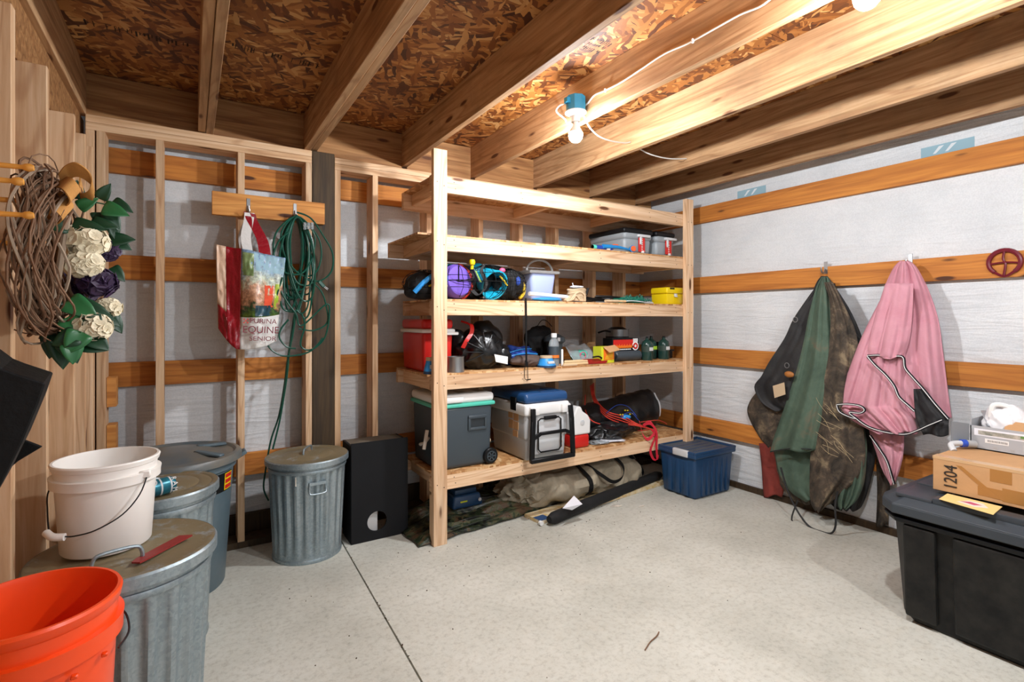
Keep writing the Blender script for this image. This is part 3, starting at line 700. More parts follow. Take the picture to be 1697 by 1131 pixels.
m = MB(); m.tube([Vector((.0+.028*math.cos(a), -.018, .06+.024*math.sin(a))) for a in [2*PI*j/16 for j in range(16)]], .004, 5, True); m.build('ring', 'pink', t, True)
o = MB(); o.prism([(2.70, 3.2, T4+.15), (2.83, 3.26, T4+.155), (2.84, 3.27, T4+.12), (2.72, 3.24, T4+.11)], (0, .004, 0)); o.build('card_scrap', 'card')
tagp(bpy.data.objects['card_scrap'], 'brown cardboard flap sticking up behind the zip bag', 'cardboard')
bpy.data.objects['card_scrap'].location = (0, 0, 0)
t = thing('stick_bundle', 'bundle of pale wooden roasting sticks at the deck edge', 'sticks', (2.41, 3.01, T4))
for k in range(4):
    m = MB(); m.tube([(-.12+.02*k, -.03+.022*k, .01+.014*(k % 2)), (.10+.012*k, -.035+.02*k, .011+.014*(k % 2))], .0095, 8); m.build('stick', 'wood_lt', t, True)
m = MB(); m.box((-.14, -.055, .0), (-.01, -.04, .012), .002); m.build('stick', 'tan', t)
t = thing('red_case', 'flat dark red case beside the roasting sticks', 'case', (2.60, 3.0, T4))
m = MB(); m.prism([(-.12, -.02, .002), (.09, -.03, .002), (.13, -.01, .02), (.11, .03, .035), (-.08, .03, .035)], (0, .03, .0)); m.build('body', 'red_dark', t, bev=.006)
m = MB(); m.tube([(-.02, .0, .05), (.03, -.01, .055), (.07, .0, .04)], .007, 6, smooth=3); m.build('strap', 'black_pl', t, True)
t = thing('open_carton', 'open yellow and orange carton with its cardboard flap folded down', 'carton', (2.725, 3.04, T4+.001))
m = MB(); m.box((-.055, -.04, 0), (.075, .06, .125), .002); m.build('body', 'yellow_pack', t)
bx('orange_panel', (-.035, -.0415, .025), (.072, -.039, .105), 'orange_pack', t)
for k in range(5): bx('print_line', (-.02+.008*k, -.0425, .035+.013*k), (.06, -.0405, .04+.013*k), 'yellow_pack', t)
m = MB(); m.prism([(-.045, -.045, .123), (.075, -.045, .135), (.095, -.085, .098), (-.015, -.085, .082)], (0, .0, .003)); m.build('flap', 'card', t)
t = thing('fire_log_box', 'red and black box lying on the dark roll, printed with flames', 'box', (3.0, 3.12, T4+.085))
m = MB(); m.box((-.15, -.05, 0), (.14, .07, .10), .003); m.build('body', 'black_pl', t)
bx('red_panel', (-.145, -.0515, .025), (.07, -.049, .088), 'red_pl', t)
for k in range(7):
    m = MB(); x = -.12+.028*k; m.prism([(x, -.0525, .02), (x+.035, -.0525, .02), (x+.03, -.0525, .045), (x+.018, -.0525, .035), (x+.012, -.0525, .055)], (0, .001, 0)); m.build('flame', 'orange_pack', t)
m = MB(); m.lathe([(0, 0), (.036, 0), (.036, .002), (0, .002)], 20, (.095, -.0525, .035), (0, 1, 0)); m.build('badge', 'white', t)
m = MB(); m.lathe([(.012, -.001), (.026, -.001), (.026, .001), (.012, .001)], 16, (.095, -.0532, .035), (0, 1, 0)); m.build('badge_ring', 'red_pl', t)
for k in range(4): bx('white_finger', (.07+.014*k, -.053, .065), (.079+.014*k, -.05, .096), 'white', t)
for k in range(9): bx('print_line', (-.13+.02*k, -.0525, .006), (-.115+.02*k, -.05, .014), 'white', t)
t = thing('dark_roll', 'rolled dark grey sleeve lying under the red and black box', 'roll', (3.0, 3.08, T4))
m = MB(); m.lathe([(0, 0), (.035, .0), (.041, .006), (.041, .27), (.035, .276), (0, .276)], 24, (-.13, 0, .043), (1, 0, 0)); m.build('sleeve', 'slate', t, True)
def gas(x, y, k, label):
    t = thing('gas_bottle', label, 'gas bottle', (x, y, T4), group='green gas bottles')
    m = MB(); m.lathe([(0, 0), (.043, 0), (.047, .012), (.047, .125), (.04, .15), (.02, .165), (.014, .17), (.014, .182), (0, .182)], 24); m.build('body', 'propane', t, True)
    m = MB(); m.lathe([(.0473, .07), (.0477, .07), (.0477, .115), (.0473, .115)], 24); m.build('label_band', M['olive'], t, True)
    bx('label_patch', (-.02, -.0485, .08), (.02, -.044, .108), 'lite_grey' if k != 1 else 'lime', t)
    m = MB(); m.lathe([(0, .182), (.011, .182), (.011, .195), (0, .195)], 12); m.build('cap', 'black_pl', t, True)
gas(3.20, 3.04, 0, 'green gas bottle next to the dark roll'); gas(3.365, 3.15, 1, 'green gas bottle with lime label, half hidden in the middle'); gas(3.42, 3.06, 2, 'rightmost green gas bottle nearest the right post')
t = thing('pot_stack', 'nested set of shiny camping pots at the back right of the fourth deck', 'pots', (3.17, 3.36, T4))
m = MB(); m.lathe([(0, 0), (.10, 0), (.10, .19), (0, .19)], 24); m.build('lower_pot', 'black_pl', t, True)
m = MB(); m.lathe([(0, .19), (.098, .19), (.104, .25), (.098, .25), (.09, .20), (0, .20)], 28); m.build('upper_pot', 'steel', t, True)
m = MB(); m.lathe([(0, .25), (.088, .25), (.05, .27), (0, .272)], 28); m.tube([(-.1, -.02, .23), (-.17, -.03, .24), (-.25, -.04, .225)], .008, 6, smooth=3); m.build('lid', 'black_pl', t, True)
t = thing('black_stove_part', 'black plastic stove part beside the gas bottles at the right post', 'stove', (3.52, 3.16, T4))
m = MB(); m.box((-.05, -.07, 0), (.05, .07, .06), .008, 2); m.box((-.06, -.06, .06), (.01, .06, .14), .012, 2); m.box((.0, -.07, .06), (.07, -.04, .075), .004); m.build('body', 'black_pl', t, True)

# ---- shelf 5: coolers
t = thing('wheeled_cooler', 'dark grey wheeled cooler with white lid and mint green rim', 'cooler', (1.50, 3.19, T5+.001))
m = MB(); m.box((-.20, -.205, .0), (.205, .205, .40), .028, 4, taper=.05); m.build('body', M['slate'], t, True)
m = MB(); m.box((-.213, -.218, .392), (.218, .218, .418), .01, 2); m.build('rim', 'mint', t, True)
m = MB(); m.box((-.208, -.213, .416), (.213, .213, .475), .022, 3); m.box((-.19, -.225, .425), (-.02, -.2, .462), .01, 2); m.build('lid', M['white'], t, True)
for x in (-.02, .12): bx('cup_recess', (x, -.16, .4735), (x+.06, -.06, .4765), 'mid_grey', t, .001)
m = MB()
a, b_ = (.02, -.215, .225), (.15, -.196, .33)
m.box((.02, -.216, .31), (.16, -.19, .335), .008, 2); m.box((.02, -.212, .235), (.16, -.19, .255), .006, 2); m.box((.02, -.213, .24), (.04, -.19, .33), .006, 2); m.box((.14, -.213, .24), (.16, -.19, .33), .006, 2); m.build('side_handle', M['slate'], t, True)
bx('handle_recess', (.04, -.2045, .255), (.14, -.19, .31), plain('dark_slate', '22292e', .5), t)
def wheel(p, r):
    m = MB(); m.lathe([(0, 0), (r*.6, 0), (r*.62, .004), (r*.9, .004), (r, .01), (r, .04), (r*.9, .046), (0, .046)], 24, p, (0, -1, 0)); w_ = m.build('wheel', 'black_pl', t, True)
    m = MB()
    for k in range(6): a = PI*k/3; m.beam(Vector(p)+Vector((0, -.048, 0)), Vector(p)+Vector((r*.55*math.cos(a), -.048, r*.55*math.sin(a))), .007, .004, up=(0, 1, 0))
    m.lathe([(r*.55, .046), (r*.65, .046), (r*.65, .05), (r*.55, .05)], 20, p, (0, -1, 0)); m.build('spokes', 'slate', w_)
wheel((.185, -.175, .055), .052); wheel((.185, .21, .055), .052)
m = MB(); m.tube([(-.205, -.10, .20), (-.235, -.10, .17), (-.225, .0, .14), (-.21, .02, .13)], .009, 8, smooth=3); m.beam((-.22, -.105, .25), (-.24, -.10, .13), .02, .02); m.build('pull_handle', 'cream', t, True)
m = MB(); m.cyl((.20, -.10, .13), (.24, -.10, .13), .016, 12); m.build('drain_plug', 'tan', t, True)

t = thing('marine_cooler', 'big light grey cooler with navy lid and black folding tow handle', 'cooler', (2.085, 3.10, T5+.001))
m = MB(); m.box((-.185, -.215, .0), (.17, .26, .30), .02, 3, taper=.08); m.box((-.187, -.21, .14), (.172, .255, .32), .02, 3); m.build('body', M['mid_grey'], t, True)
m = MB(); m.box((-.195, -.225, .305), (.18, .27, .385), .016, 3); m.box((-.165, -.245, .31), (-.09, -.21, .37), .008, 2); m.box((.10, -.245, .31), (.175, -.21, .37), .008, 2); m.build('collar', 'white', t, True)
m = MB(); m.box((-.185, -.212, .388), (.172, .258, .455), .022, 3, taper=-.03); m.build('lid', 'blue_lid', t, True)
for x in (-.10, .06):
    m = MB(); m.box((x, -.12, .454), (x+.085, -.02, .459), .003); m.box((x+.06, -.18, .452), (x+.075, -.1, .458), .002); m.build('lid_recess', 'navy', t)
m = MB(); m.box((-.20, -.11, .33), (-.187, -.04, .42), .004, 2); m.build('latch', 'black_pl', t, True)
m = MB()
for x in (-.155, .165):
    m.beam((x*.98, -.253, .36), (x*1.0, -.262, .27), .034, .022, up=(0, -1, 0), bev=.004); m.beam((x, -.262, .28), (x*1.08, -.262, .02), .036, .022, up=(0, -1, 0), bev=.005)
m.beam((-.18, -.262, .015), (.19, -.262, .015), .03, .034, up=(0, -1, 0), bev=.006)
m.beam((-.10, -.262, .19), (.11, -.262, .19), .022, .02, up=(0, -1, 0), bev=.004); m.beam((-.16, -.262, .16), (-.10, -.262, .19), .022, .02, up=(0, -1, 0)); m.beam((.11, -.262, .19), (.17, -.262, .165), .022, .02, up=(0, -1, 0))
m.build('tow_frame', 'black_pl', t, True)
m = MB(); m.tube([(-.10, -.238, .27), (-.10, -.24, .08), (-.08, -.24, .06), (.07, -.24, .06), (.09, -.24, .08), (.09, -.238, .27), (.07, -.238, .285), (-.08, -.238, .285)], .0055, 8, True); m.box((-.05, -.25, .275), (.05, -.228, .30), .006, 2); m.build('grab_handle', 'black_pl', t, True)
m = MB(); m.box((-.14, -.2235, .04), (.13, -.205, .28), .01, 2); m.build('front_recess', 'lite_grey', t, True)
for k, (y, z, h) in enumerate(((-.10, .26, .07), (-.10, .20, .055), (-.03, .27, .05), (-.035, .20, .06), (-.09, .15, .045))):
    bx('tape_patch', (-.1905, y-.03, z), (-.187, y+.03, z+h), 'card', t, .001)
for k in range(4): bx('ruler_tick', (.10, -.226, .07+.03*k), (.11, -.2225, .085+.03*k), 'card', t)

t = thing('water_jug', 'small white and red drinks jug beside the marine cooler', 'jug', (2.47, 3.07, T5+.001))
m = MB(); m.box((-.075, -.08, 0), (.075, .08, .10), .02, 3); m.build('base', 'red_pl', t, True)
m = MB(); m.prism([(-.08, -.082, .10), (.08, -.082, .10), (.082, -.082, .20), (.06, -.082, .24), (.01, -.082, .27), (-.01, -.082, .31), (-.05, -.082, .31), (-.08, -.082, .25)], (0, .164, 0)); m.build('top', 'white', t, bev=.012)
m = MB(); m.lathe([(0, 0), (.02, 0), (.02, .003), (.014, .005), (0, .003)], 16, (.0, -.083, .19), (0, -1, 0)); m.build('dimple', 'lite_grey', t, True)
t = thing('long_black_bag', 'long black zipped bag lying along the back of the bottom deck', 'bag', (2.98, 3.27, T5))
m = MB()
def lb(a, b_):
    x = -.58+1.14*a; ang = 2*PI*b_; r = .13*(1+.16*noise.noise(Vector((x*6, ang, 1)))+.10*noise.noise(Vector((x*15, ang*2.2, 4)))) * min(1, (14*min(a, 1-a))**.5)
    z = .115+1.0*r*math.sin(ang); return Vector((x, 1.0*r*math.cos(ang), max(z+.12*max(0, a-.2)*(.5+.5*math.sin(ang)), .002)))
m.grid(lb, 50, 24); m.bm.verts.ensure_lookup_table(); m.build('sack', 'black_bag', t, True)
m = MB(); m.blob((-.13, -.16, .07), (.24, .12, .07), .3, 9, 71, 5, floor=.001, ridge=True); m.blob((-.38, -.02, .12), (.18, .14, .12), .25, 9, 72, 4, floor=.001); m.build('flap', 'black_bag', t, True)
m = MB(); m.ribbon([lb(.955, q)+Vector((0, -.006, .003)) for q in (.56, .52, .47, .42, .36, .3)], (.009, .0, 0), .002, 3); m.build('pale_strap', 'lite_grey', t)
t = thing('manual_packet', 'clear packet of white instruction papers at the deck edge', 'papers', (2.76, 3.02, T5+.001))
R0 = Matrix.Rotation(-.15, 3, 'Z')
for k in range(3):
    m = MB(); m.grid(lambda a, b_: R0@Vector((-.11+.22*a+.015*k, -.05+.10*b_+.01*k, .006+.007*k+.010*math.sin(3*a+k))), 10, 4); m.build('sheet', 'paper', t, True, solid=.001)
m = MB(); m.blob((-.09, .01, .014), (.085, .06, .013), .5, 18, 7, 4, floor=.001, ridge=True); m.build('film', 'bag_clear', t, True)
for k in range(5): bx('print_line', (-.05+.01*k, -.02+.012*k, .036), (.04, -.017+.012*k, .0365), 'mid_grey', t)
# cables and straps
t = thing('jumper_cables', 'red and orange cords draped over the black bag, red strap hanging off the deck', 'cord', (2.9, 3.1, T5))
O = Vector((2.9, 3.1, T5))
def W(u, v, Y): return wy(u, v, Y)-O
m = MB()
for k in range(4):
    d = Vector((.006*k, .0, .008*k))
    m.tube([W(978+k, 640, 3.40)+d, W(984, 665, 3.3)+d, W(1003, 690-k, 3.12)+d, W(1030, 702-2*k, 3.06)+d, W(1055, 706+k, 3.0)+d, W(1080, 712+2*k, 2.96)+d], .0045, 6, smooth=6)
m.tube([W(970, 655, 3.42), W(970, 680, 3.2), W(980, 697, 3.05), W(994, 703, 3.03)], .0045, 6, smooth=5)
m.build('red_cord', 'coil_red', t, True)
m = MB(); m.tube([Vector((.43+.10*math.cos(a), .14+.07*math.sin(a), .006)) for a in [2*PI*j/20 for j in range(19)]], .004, 5); m.tube([W(1062, 700, 3.0), W(1090, 697, 3.1), W(1105, 703, 3.15)], .004, 5, smooth=4); m.build('thin_cord', M['coil_red'], t)
m = MB()
m.ribbon([W(1060, 700, 2.99), W(1066, 722, 2.95), W(1075, 728, 2.93), W(1085, 715, 2.93), W(1078, 700, 2.98), W(1066, 706, 2.97)], (.0, .004, .012), .0015, 6)
m.ribbon([W(1080, 712, 2.95), W(1087, 722, 2.935), W(1082, 735, 2.925), W(1078, 748, 2.92), W(1082, 760, 2.92), W(1088, 763, 2.92), W(1090, 755, 2.922)], (.012, .0, .002), .0015, 6)
m.ribbon([W(1068, 705, 2.96), W(1080, 704, 2.95), W(1088, 718, 2.93), W(1088, 740, 2.92), W(1089, 760, 2.915)], (.010, .0, .004), .0015, 6)
m.build('strap', 'strap_red', t)
m = MB(); m.tube([W(1005, 685, 3.1), W(1022, 672, 3.12), W(1040, 674, 3.1), W(1055, 690, 3.05)], .003, 5, smooth=5); m.tube([W(1028, 690, 3.06), W(1045, 684, 3.05), W(1058, 697, 3.02)], .003, 5, smooth=5); m.build('blue_cord', 'blue_fab', t)
m = MB(); m.blob(W(1037, 691, 3.07), (.05, .03, .022), .4, 20, 3, 3); m.build('blue_clip', 'sky', t, True)
m = MB()
R = random.Random(2)
for k in range(6): p = W(1028+k*4, 684+R.uniform(-4, 4), 3.05); m.box(p-Vector((.006, .005, .004)), p+Vector((.006, .005, .004)), .002)
m.build('clip_end', 'yellow', t)

# ---- floor under the shelf
M['camo'] = camo_mat()
t = thing('camouflage_tarp', 'folded camouflage tarp on the floor under the lowest deck', 'tarp', (1.68, 3.2, 0))
def ct(a, b_):
    x = -.52+1.0*a; y = -.27+.52*b_+.12*a
    e = min(1, 7*min(a, 1-a, b_*1.4, 1-b_)+.02)
    z = .01+e*(.055+.05*noise.noise(Vector((x*3, y*9, 3)))+.022*math.sin(40*(y+.16*x))+.03*b_)
    return Vector((x+.02*noise.noise(Vector((x*5, y*5, 9))), y+.02*noise.noise(Vector((x*7, 3, 1))), max(z, .004)))
m = MB(); m.grid(ct, 80, 60); m.build('cloth', 'camo', t, 'full', solid=.004)
m = MB()
for k in range(4): m.ribbon([Vector((-.33+.02*k, -.23+.035*k, .05+.004*k)), Vector((-.1, -.22+.04*k, .072)), Vector((.2, -.17+.05*k, .078)), Vector((.42, -.1+.05*k, .05))], (.0, .014, .004), .004, 6)
m.build('fold', 'camo', t, True)
t = thing('step_stool', 'small navy blue plastic step stool with a picture on its front', 'stool', (1.62, 3.27, .085))
m = MB(); m.box((-.10, -.08, 0), (.10, .08, .085), .015, 3, taper=-.18); m.box((-.085, -.06, .08), (.085, .06, .12), .012, 2); m.build('body', M['navy'], t, True)
m = MB(); m.box((-.06, -.088, .02), (.0, -.078, .05), .004); m.build('picture', 'yellow_pack', t)
m = MB(); m.lathe([(0, 0), (.012, 0), (.012, .006), (0, .006)], 12, (.09, -.09, .04), (0, -1, 0)); m.build('button', 'lite_grey', t)
M['khaki'] = fabric('khaki_canvas', '7d7462', 'a79c86', 5, 90, .75, bs=.3)
t = thing('canopy_bag', 'long khaki canvas bag with black straps under the lowest deck', 'bag', (2.55, 3.2, 0))
def kb(a, b_):
    x = -.62+1.42*a; ang = -.5*PI+1.5*PI*b_
    e = min(1, 5*min(a, 1-a)+.1); R1 = .17*(.75+.5*a)*e
    n = 1+.34*noise.noise(Vector((x*4, b_*4, 2)))*(1.4-a)+.16*noise.noise(Vector((x*11, b_*9, 4)))-.12*abs(noise.noise(Vector((x*7, b_*14, 8))))
    y = -.10+.10*a+R1*1.25*math.cos(ang+PI)*n; z = .13*e+R1*.95*math.sin(ang+PI*.0)*n
    return Vector((x, -.05+.14*a-math.cos(ang)*R1*1.35*n, max(.003, .12*e+math.sin(ang)*R1*n)))
m = MB(); m.grid(lambda a, b_: kb(a, b_*1.333) if True else 0, 90, 48); m.build('canvas', 'khaki', t, True)
m = MB(); m.blob((-.45, -.0, .13), (.22, .16, .12), .4, 9, 81, 5, floor=.002, ridge=True, ceil=.3); m.build('crumpled_end', 'khaki', t, True)
m = MB()
def kp(a, b_, o=.012): p = kb(a, b_); return p+Vector((0, -o, o*.4))
m.ribbon([kp(.42, b_) for b_ in (.72, .6, .5, .4, .3, .2, .1, .04)], (.018, 0, 0), .002, 3)
m.ribbon([kp(.80, b_) for b_ in (.62, .55, .5)]+[kp(.9, .4), kp(.95, .3), kp(.97, .2)], (.014, 0, .008), .002, 3)
m.ribbon([kp(.45, .55), kp(.50, .42, .03), kp(.58, .32, .05), kp(.66, .34, .05), kp(.68, .45, .03), kp(.64, .58)], (.006, .0, .012), .002, 5)
m.build('strap', 'black_matte', t)
t = thing('black_tube_bag', 'long thin black fabric sleeve lying in front of the khaki bag', 'bag', (0, 0, 0))
p0 = wz(910, 862, .045); p1 = wz(1094, 787, .05)
m = MB(); m.tube([p0, p0.lerp(p1, .3)+Vector((0, 0, .003)), p0.lerp(p1, .6), p1], .038, 14, smooth=6, rf=lambda q: .040*min(1, .6+9*min(q, 1-q))); m.build('sleeve', 'black_cloth', t, True)
M['box_print'] = plain('printed_box_card', 'c9a85c', .6, col2='e0d6c0', nscale=30)
t = thing('flat_carton', 'flat printed carton lying under the black sleeve', 'carton', (0, 0, 0))
q0 = wz(893, 864, .02); q1 = wz(1100, 797, .02); dv = (q1-q0).normalized(); nv = Vector((-dv.y, dv.x, 0))
m = MB(); m.prism([q0+nv*.15-Vector((0,0,.018)), q0-nv*.02-Vector((0,0,.018)), q1-nv*.03-Vector((0,0,.018)), q1+nv*.1-Vector((0,0,.018))], (0, 0, .022)); m.build('body', 'box_print', t)
m = MB(); m.prism([q0-nv*.018+Vector((0,0,.0045)), q0-nv*.018+dv*.09+Vector((0,0,.0045)), q0+nv*.06+dv*.09+Vector((0,0,.0045)), q0+nv*.06+Vector((0,0,.0045))], (0, 0, .001)); m.build('blue_print', 'blue_lid', t)
m = MB(); m.lathe([(0,0),(.016,0),(.016,.02),(0,.02)], 14, q0-nv*.022-dv*.01+Vector((0,0,-.002)), -nv); m.build('white_wheel', 'white', t, True)
o = MB(); a0 = wz(932, 843, .13); a1 = wz(951, 822, .16); a2 = wz(965, 836, .12); a3 = wz(948, 846, .095); o.prism([a0, a1, a2, a3], (0, -.002, .001)); tagp(o.build('white_leaflet', 'paper'), 'white leaflet lying on the khaki canvas bag', 'paper')
o = MB()
R = random.Random(11)
for k in range(5): p = wz(1030+R.uniform(-60, 40), 838, .01); p.y -= .0; o.box(p-Vector((.02, .006, .008)), p+Vector((.03, .008, -.004)), .002)
tagp(o.build('litter', 'cream'), 'small scraps on the floor beside the black sleeve', 'litter', kind='stuff')

# ================================================================== RIGHT WALL
def drape(rows, X0, bulge, nf, amp, seed=0, nu=48, sub=5, kmin=.25, twist=0):
    """hanging cloth between measured left and right edges; folds run down from the hook"""
    rows = [Vector(r) for r in rows]; R_ = catmull(rows, sub)
    n = len(R_)-1; R = random.Random(seed); ph = [R.uniform(0, 6.28) for _ in range(4)]
    m = MB(); V = []
    for i, r in enumerate(R_):
        a = i/n; row = []
        for j in range(nu+1):
            t = j/nu; f = math.sin(nf*PI*t+ph[0]+twist*a)+.5*math.sin(nf*1.9*PI*t+ph[1]-twist*a)+.25*math.sin(nf*3.7*PI*t+ph[2]+a*2)
            X = X0-bulge*(math.sin(PI*min(max(t, .02), .98))**.6)*(kmin+(1-kmin)*min(1, a*1.3))-amp*(.3+.7*a)*f-.012*noise.noise(Vector((t*5, a*6, seed)))
            vv = r[0]+ (r[3] if len(r) > 3 else 0)*0
            row.append(m.bm.verts.new(wx(r[1]+(r[2]-r[1])*t, vv+(2.5*math.sin(nf*PI*t+ph[0])*a), min(X, 3.765))))
        V.append(row)
    for i in range(n):
        for j in range(nu): m.bm.faces.new((V[i][j], V[i][j+1], V[i+1][j+1], V[i+1][j]))
    return m
def V3(rows): return [(v, a, b) for v, a, b in rows]
def hook(loc, label, parent=None):
    t = thing('coat_hook', label, 'hook', loc) if parent is None else parent
    o = Vector((0, 0, 0)) if parent is None else Vector(loc)
    m = MB(); m.box(o+Vector((-.003, -.012, -.04)), o+Vector((0, .012, .045)), .001); m.tube([o+Vector(p) for p in ((-.004, 0, -.01), (-.02, 0, -.03), (-.045, 0, -.035), (-.06, 0, -.015), (-.06, 0, .005))], .006, 8, smooth=4)
    m.build('hook', 'steel', t, True); return t
hook((XR, 1.915, 1.735), 'galvanized hook holding up the muddy green horse rug')
hook((XR, 1.415, 1.735), 'dark hook at the top of the pink fleece rug')
M['rug_green'] = fabric('green_rug', '33463a', '4f6353', 4, 200, .8, c3='6a6250', lo=.3, hi=.56)
M['rug_brown'] = fabric('muddy_rug', '2a2620', '51463a', 9, 120, .88, c3='83745c', lo=.36, hi=.54, bs=.9)
M['rug_dark'] = fabric('dark_lining', '15161a', '2e2e2e', 8, 160, .7)
M['pink_fleece'] = fabric('pink_fleece', 'c38492', 'd29aa6', 3.5, 260, .95, bs=.4)
M['pink_trim'] = plain('dark_trim', '15151c', .7); M['leather'] = plain('tan_leather', '9c6228', .6)
t = thing('green_horse_rug', 'muddy dark green horse rug bunched on the hook, straps trailing on the floor', 'rug')
drape(V3([(462, 1362, 1372), (500, 1334, 1384), (530, 1314, 1390), (560, 1300, 1396), (600, 1274, 1398), (622, 1262, 1396), (640, 1250, 1390), (665, 1262, 1385), (680, 1285, 1380)]), 3.70, .04, 5, .016, 3, twist=1.5).build('dark_flap', 'rug_dark', t, 'full', solid=.004)
drape(V3([(470, 1358, 1384), (560, 1320, 1400), (640, 1262, 1410), (668, 1242, 1410), (690, 1240, 1410), (725, 1258, 1410), (752, 1278, 1400), (800, 1290, 1400), (835, 1318, 1398)]), 3.755, .035, 5, .012, 5).build('lining', 'rug_brown', t, 'full', solid=.004)
drape(V3([(458, 1361, 1371), (475, 1350, 1384), (520, 1338, 1412), (570, 1330, 1432), (640, 1330, 1448), (700, 1330, 1456), (750, 1340, 1452), (800, 1350, 1442), (838, 1380, 1428), (846, 1395, 1415)]), 3.755, .06, 4, .012, 11).build('back_layer', 'rug_dark', t, 'full', solid=.004)
drape(V3([(459, 1362, 1372), (478, 1352, 1380), (520, 1341, 1390), (570, 1331, 1400), (620, 1318, 1404), (680, 1298, 1400), (720, 1284, 1396), (748, 1276, 1392)]), 3.67, .085, 4, .018, 7, nu=64, twist=1.2).build('outer_shell', 'rug_green', t, 'full', solid=.004)
drape(V3([(738, 1284, 1372), (760, 1286, 1374), (790, 1294, 1370), (815, 1312, 1362), (830, 1335, 1358)]), 3.69, .06, 2, .01, 8).build('lower_flap', 'rug_green', t, 'full', solid=.004)
drape(V3([(468, 1366, 1380), (500, 1375, 1396), (550, 1376, 1418), (600, 1368, 1424), (660, 1352, 1424), (720, 1346, 1432), (760, 1343, 1434), (790, 1342, 1424), (815, 1342, 1398), (835, 1344, 1374), (848, 1352, 1360)]), 3.62, .065, 3, .014, 12, nu=64, twist=.8).build('muddy_panel', 'rug_brown', t, 'full', solid=.005)
drape(V3([(700, 1395, 1430), (730, 1390, 1436), (760, 1395, 1436), (800, 1392, 1432), (830, 1388, 1420), (843, 1392, 1404)]), 3.63, .04, 3, .02, 14).build('lower_bulge', 'rug_green', t, 'full', solid=.004)
m = MB(); m.tube([wx(u, v, 3.48) for u, v in ((1294, 775), (1304, 810), (1320, 845), (1340, 872), (1362, 882), (1378, 884), (1385, 870), (1384, 840), (1388, 815))], .006, 6, smooth=6); m.tube([wx(1277, 749, 3.60), wx(1310, 744, 3.58), wx(1345, 745, 3.58)], .004, 6, smooth=4)
m.tube([wx(u, v, 3.49) for u, v in ((1322, 830), (1312, 862), (1330, 871), (1345, 876))], .005, 6, smooth=5); m.build('strap', 'rug_dark', t, True)
m = MB(); m.tube([wx(u, v, 3.66) for u, v in ((1370, 463), (1380, 485), (1396, 520), (1410, 545), (1425, 562))], .006, 6, smooth=4); m.build('binding', 'rug_dark', t, True)
m = MB()
for u, v, X in ((1318, 530, 3.64), (1304, 606, 3.60), (1390, 511, 3.61), (1333, 878, 3.47)):
    c = wx(u, v, X); m.tube([c+Vector((0, .016*math.cos(a), .018*math.sin(a))) for a in [2*PI*j/14 for j in range(14)]], .003, 6, True)
m.build('metal_ring', 'steel', t, True)
m = MB(); m.blob(wx(1308, 621, 3.60), (.012, .035, .022), .2, 20, 1, 3); m.build('leather_patch', 'leather', t, True)
m = MB(); m.prism([wx(1281, 640, 3.62), wx(1300, 634, 3.60), wx(1302, 654, 3.60), wx(1284, 660, 3.62)], (-.004, 0, 0)); m.build('grey_patch', 'tan', t)
M['straw'] = plain('straw', 'b8a67e', .8)
m = MB(); R = random.Random(5)
for k in range(16):
    u = R.uniform(1352, 1392); v = R.uniform(655, 745); m.tube([wx(u, v, 3.533), wx(u+R.uniform(4, 16), v+R.uniform(4, 12), 3.528), wx(u+R.uniform(16, 30), v+R.uniform(12, 32), 3.535)], .0011, 4, smooth=3)
m.build('straw', 'straw', t)['kind'] = 'stuff'
M['brick_red'] = fabric('red_mesh_cloth', '6f2a22', '8a382e', 6, 300, .85)
o = drape(V3([(735, 1258, 1285), (770, 1262, 1292), (800, 1264, 1300), (823, 1266, 1296)]), 3.765, .012, 2, .003, 1, nu=12); tagp(o.build('red_cloth', 'brick_red', None, 'full', solid=.004), 'strip of brick red cloth showing left of the green rug', 'cloth')
o = drape(V3([(700, 1448, 1480), (760, 1452, 1478), (820, 1454, 1474), (872, 1452, 1472)]), 3.765, .02, 2, .004, 2, nu=12); tagp(o.build('brown_strap_cloth', 'rug_brown', None, 'full', solid=.004), 'narrow brown cloth hanging between the green rug and the black tote', 'cloth')

t = thing('pink_fleece_rug', 'pink fleece horse rug with black and white binding on the hook', 'rug')
drape(V3([(433, 1492, 1506), (445, 1480, 1520), (480, 1464, 1538), (530, 1450, 1555), (580, 1436, 1562), (620, 1440, 1567), (660, 1440, 1572), (695, 1450, 1577)]), 3.70, .10, 5, .016, 21, nu=72, twist=.7).build('outer_shell', 'pink_fleece', t, 'full', solid=.006)
drape(V3([(500, 1458, 1500), (560, 1428, 1500), (620, 1405, 1500), (668, 1388, 1500), (678, 1388, 1502), (690, 1402, 1512), (705, 1425, 1518), (718, 1450, 1520)]), 3.60, .07, 5, .022, 23, nu=72, twist=1).build('left_fold', 'pink_fleece', t, 'full', solid=.006)
drape(V3([(470, 1468, 1514), (520, 1452, 1512), (560, 1442, 1508), (588, 1438, 1500), (593, 1440, 1496)]), 3.585, .05, 3, .012, 25, nu=48).build('centre_fold', 'pink_fleece', t, 'full', solid=.006)
drape(V3([(700, 1440, 1500), (720, 1442, 1498), (750, 1452, 1497), (780, 1462, 1490), (803, 1474, 1481)]), 3.66, .05, 3, .016, 27, nu=36).build('hanging_tail', 'pink_fleece', t, 'full', solid=.005)
drape(V3([(645, 1514, 1528), (665, 1515, 1545), (690, 1517, 1570), (705, 1522, 1572), (722, 1530, 1572)]), 3.57, .02, 2, .012, 29, nu=24).build('dark_lining', 'rug_dark', t, 'full', solid=.004)
def trim(pts, X, r=.0078):
    P = [wx(u, v, X) for u, v in pts]
    m = MB(); m.tube(P, r, 6, smooth=6); a = m.build('binding', 'pink_trim', t, True)
    m = MB(); m.tube([p+Vector((-.0062, 0, .0)) for p in P], r*.32, 6, smooth=6); m.build('white_piping', 'white', a, True)
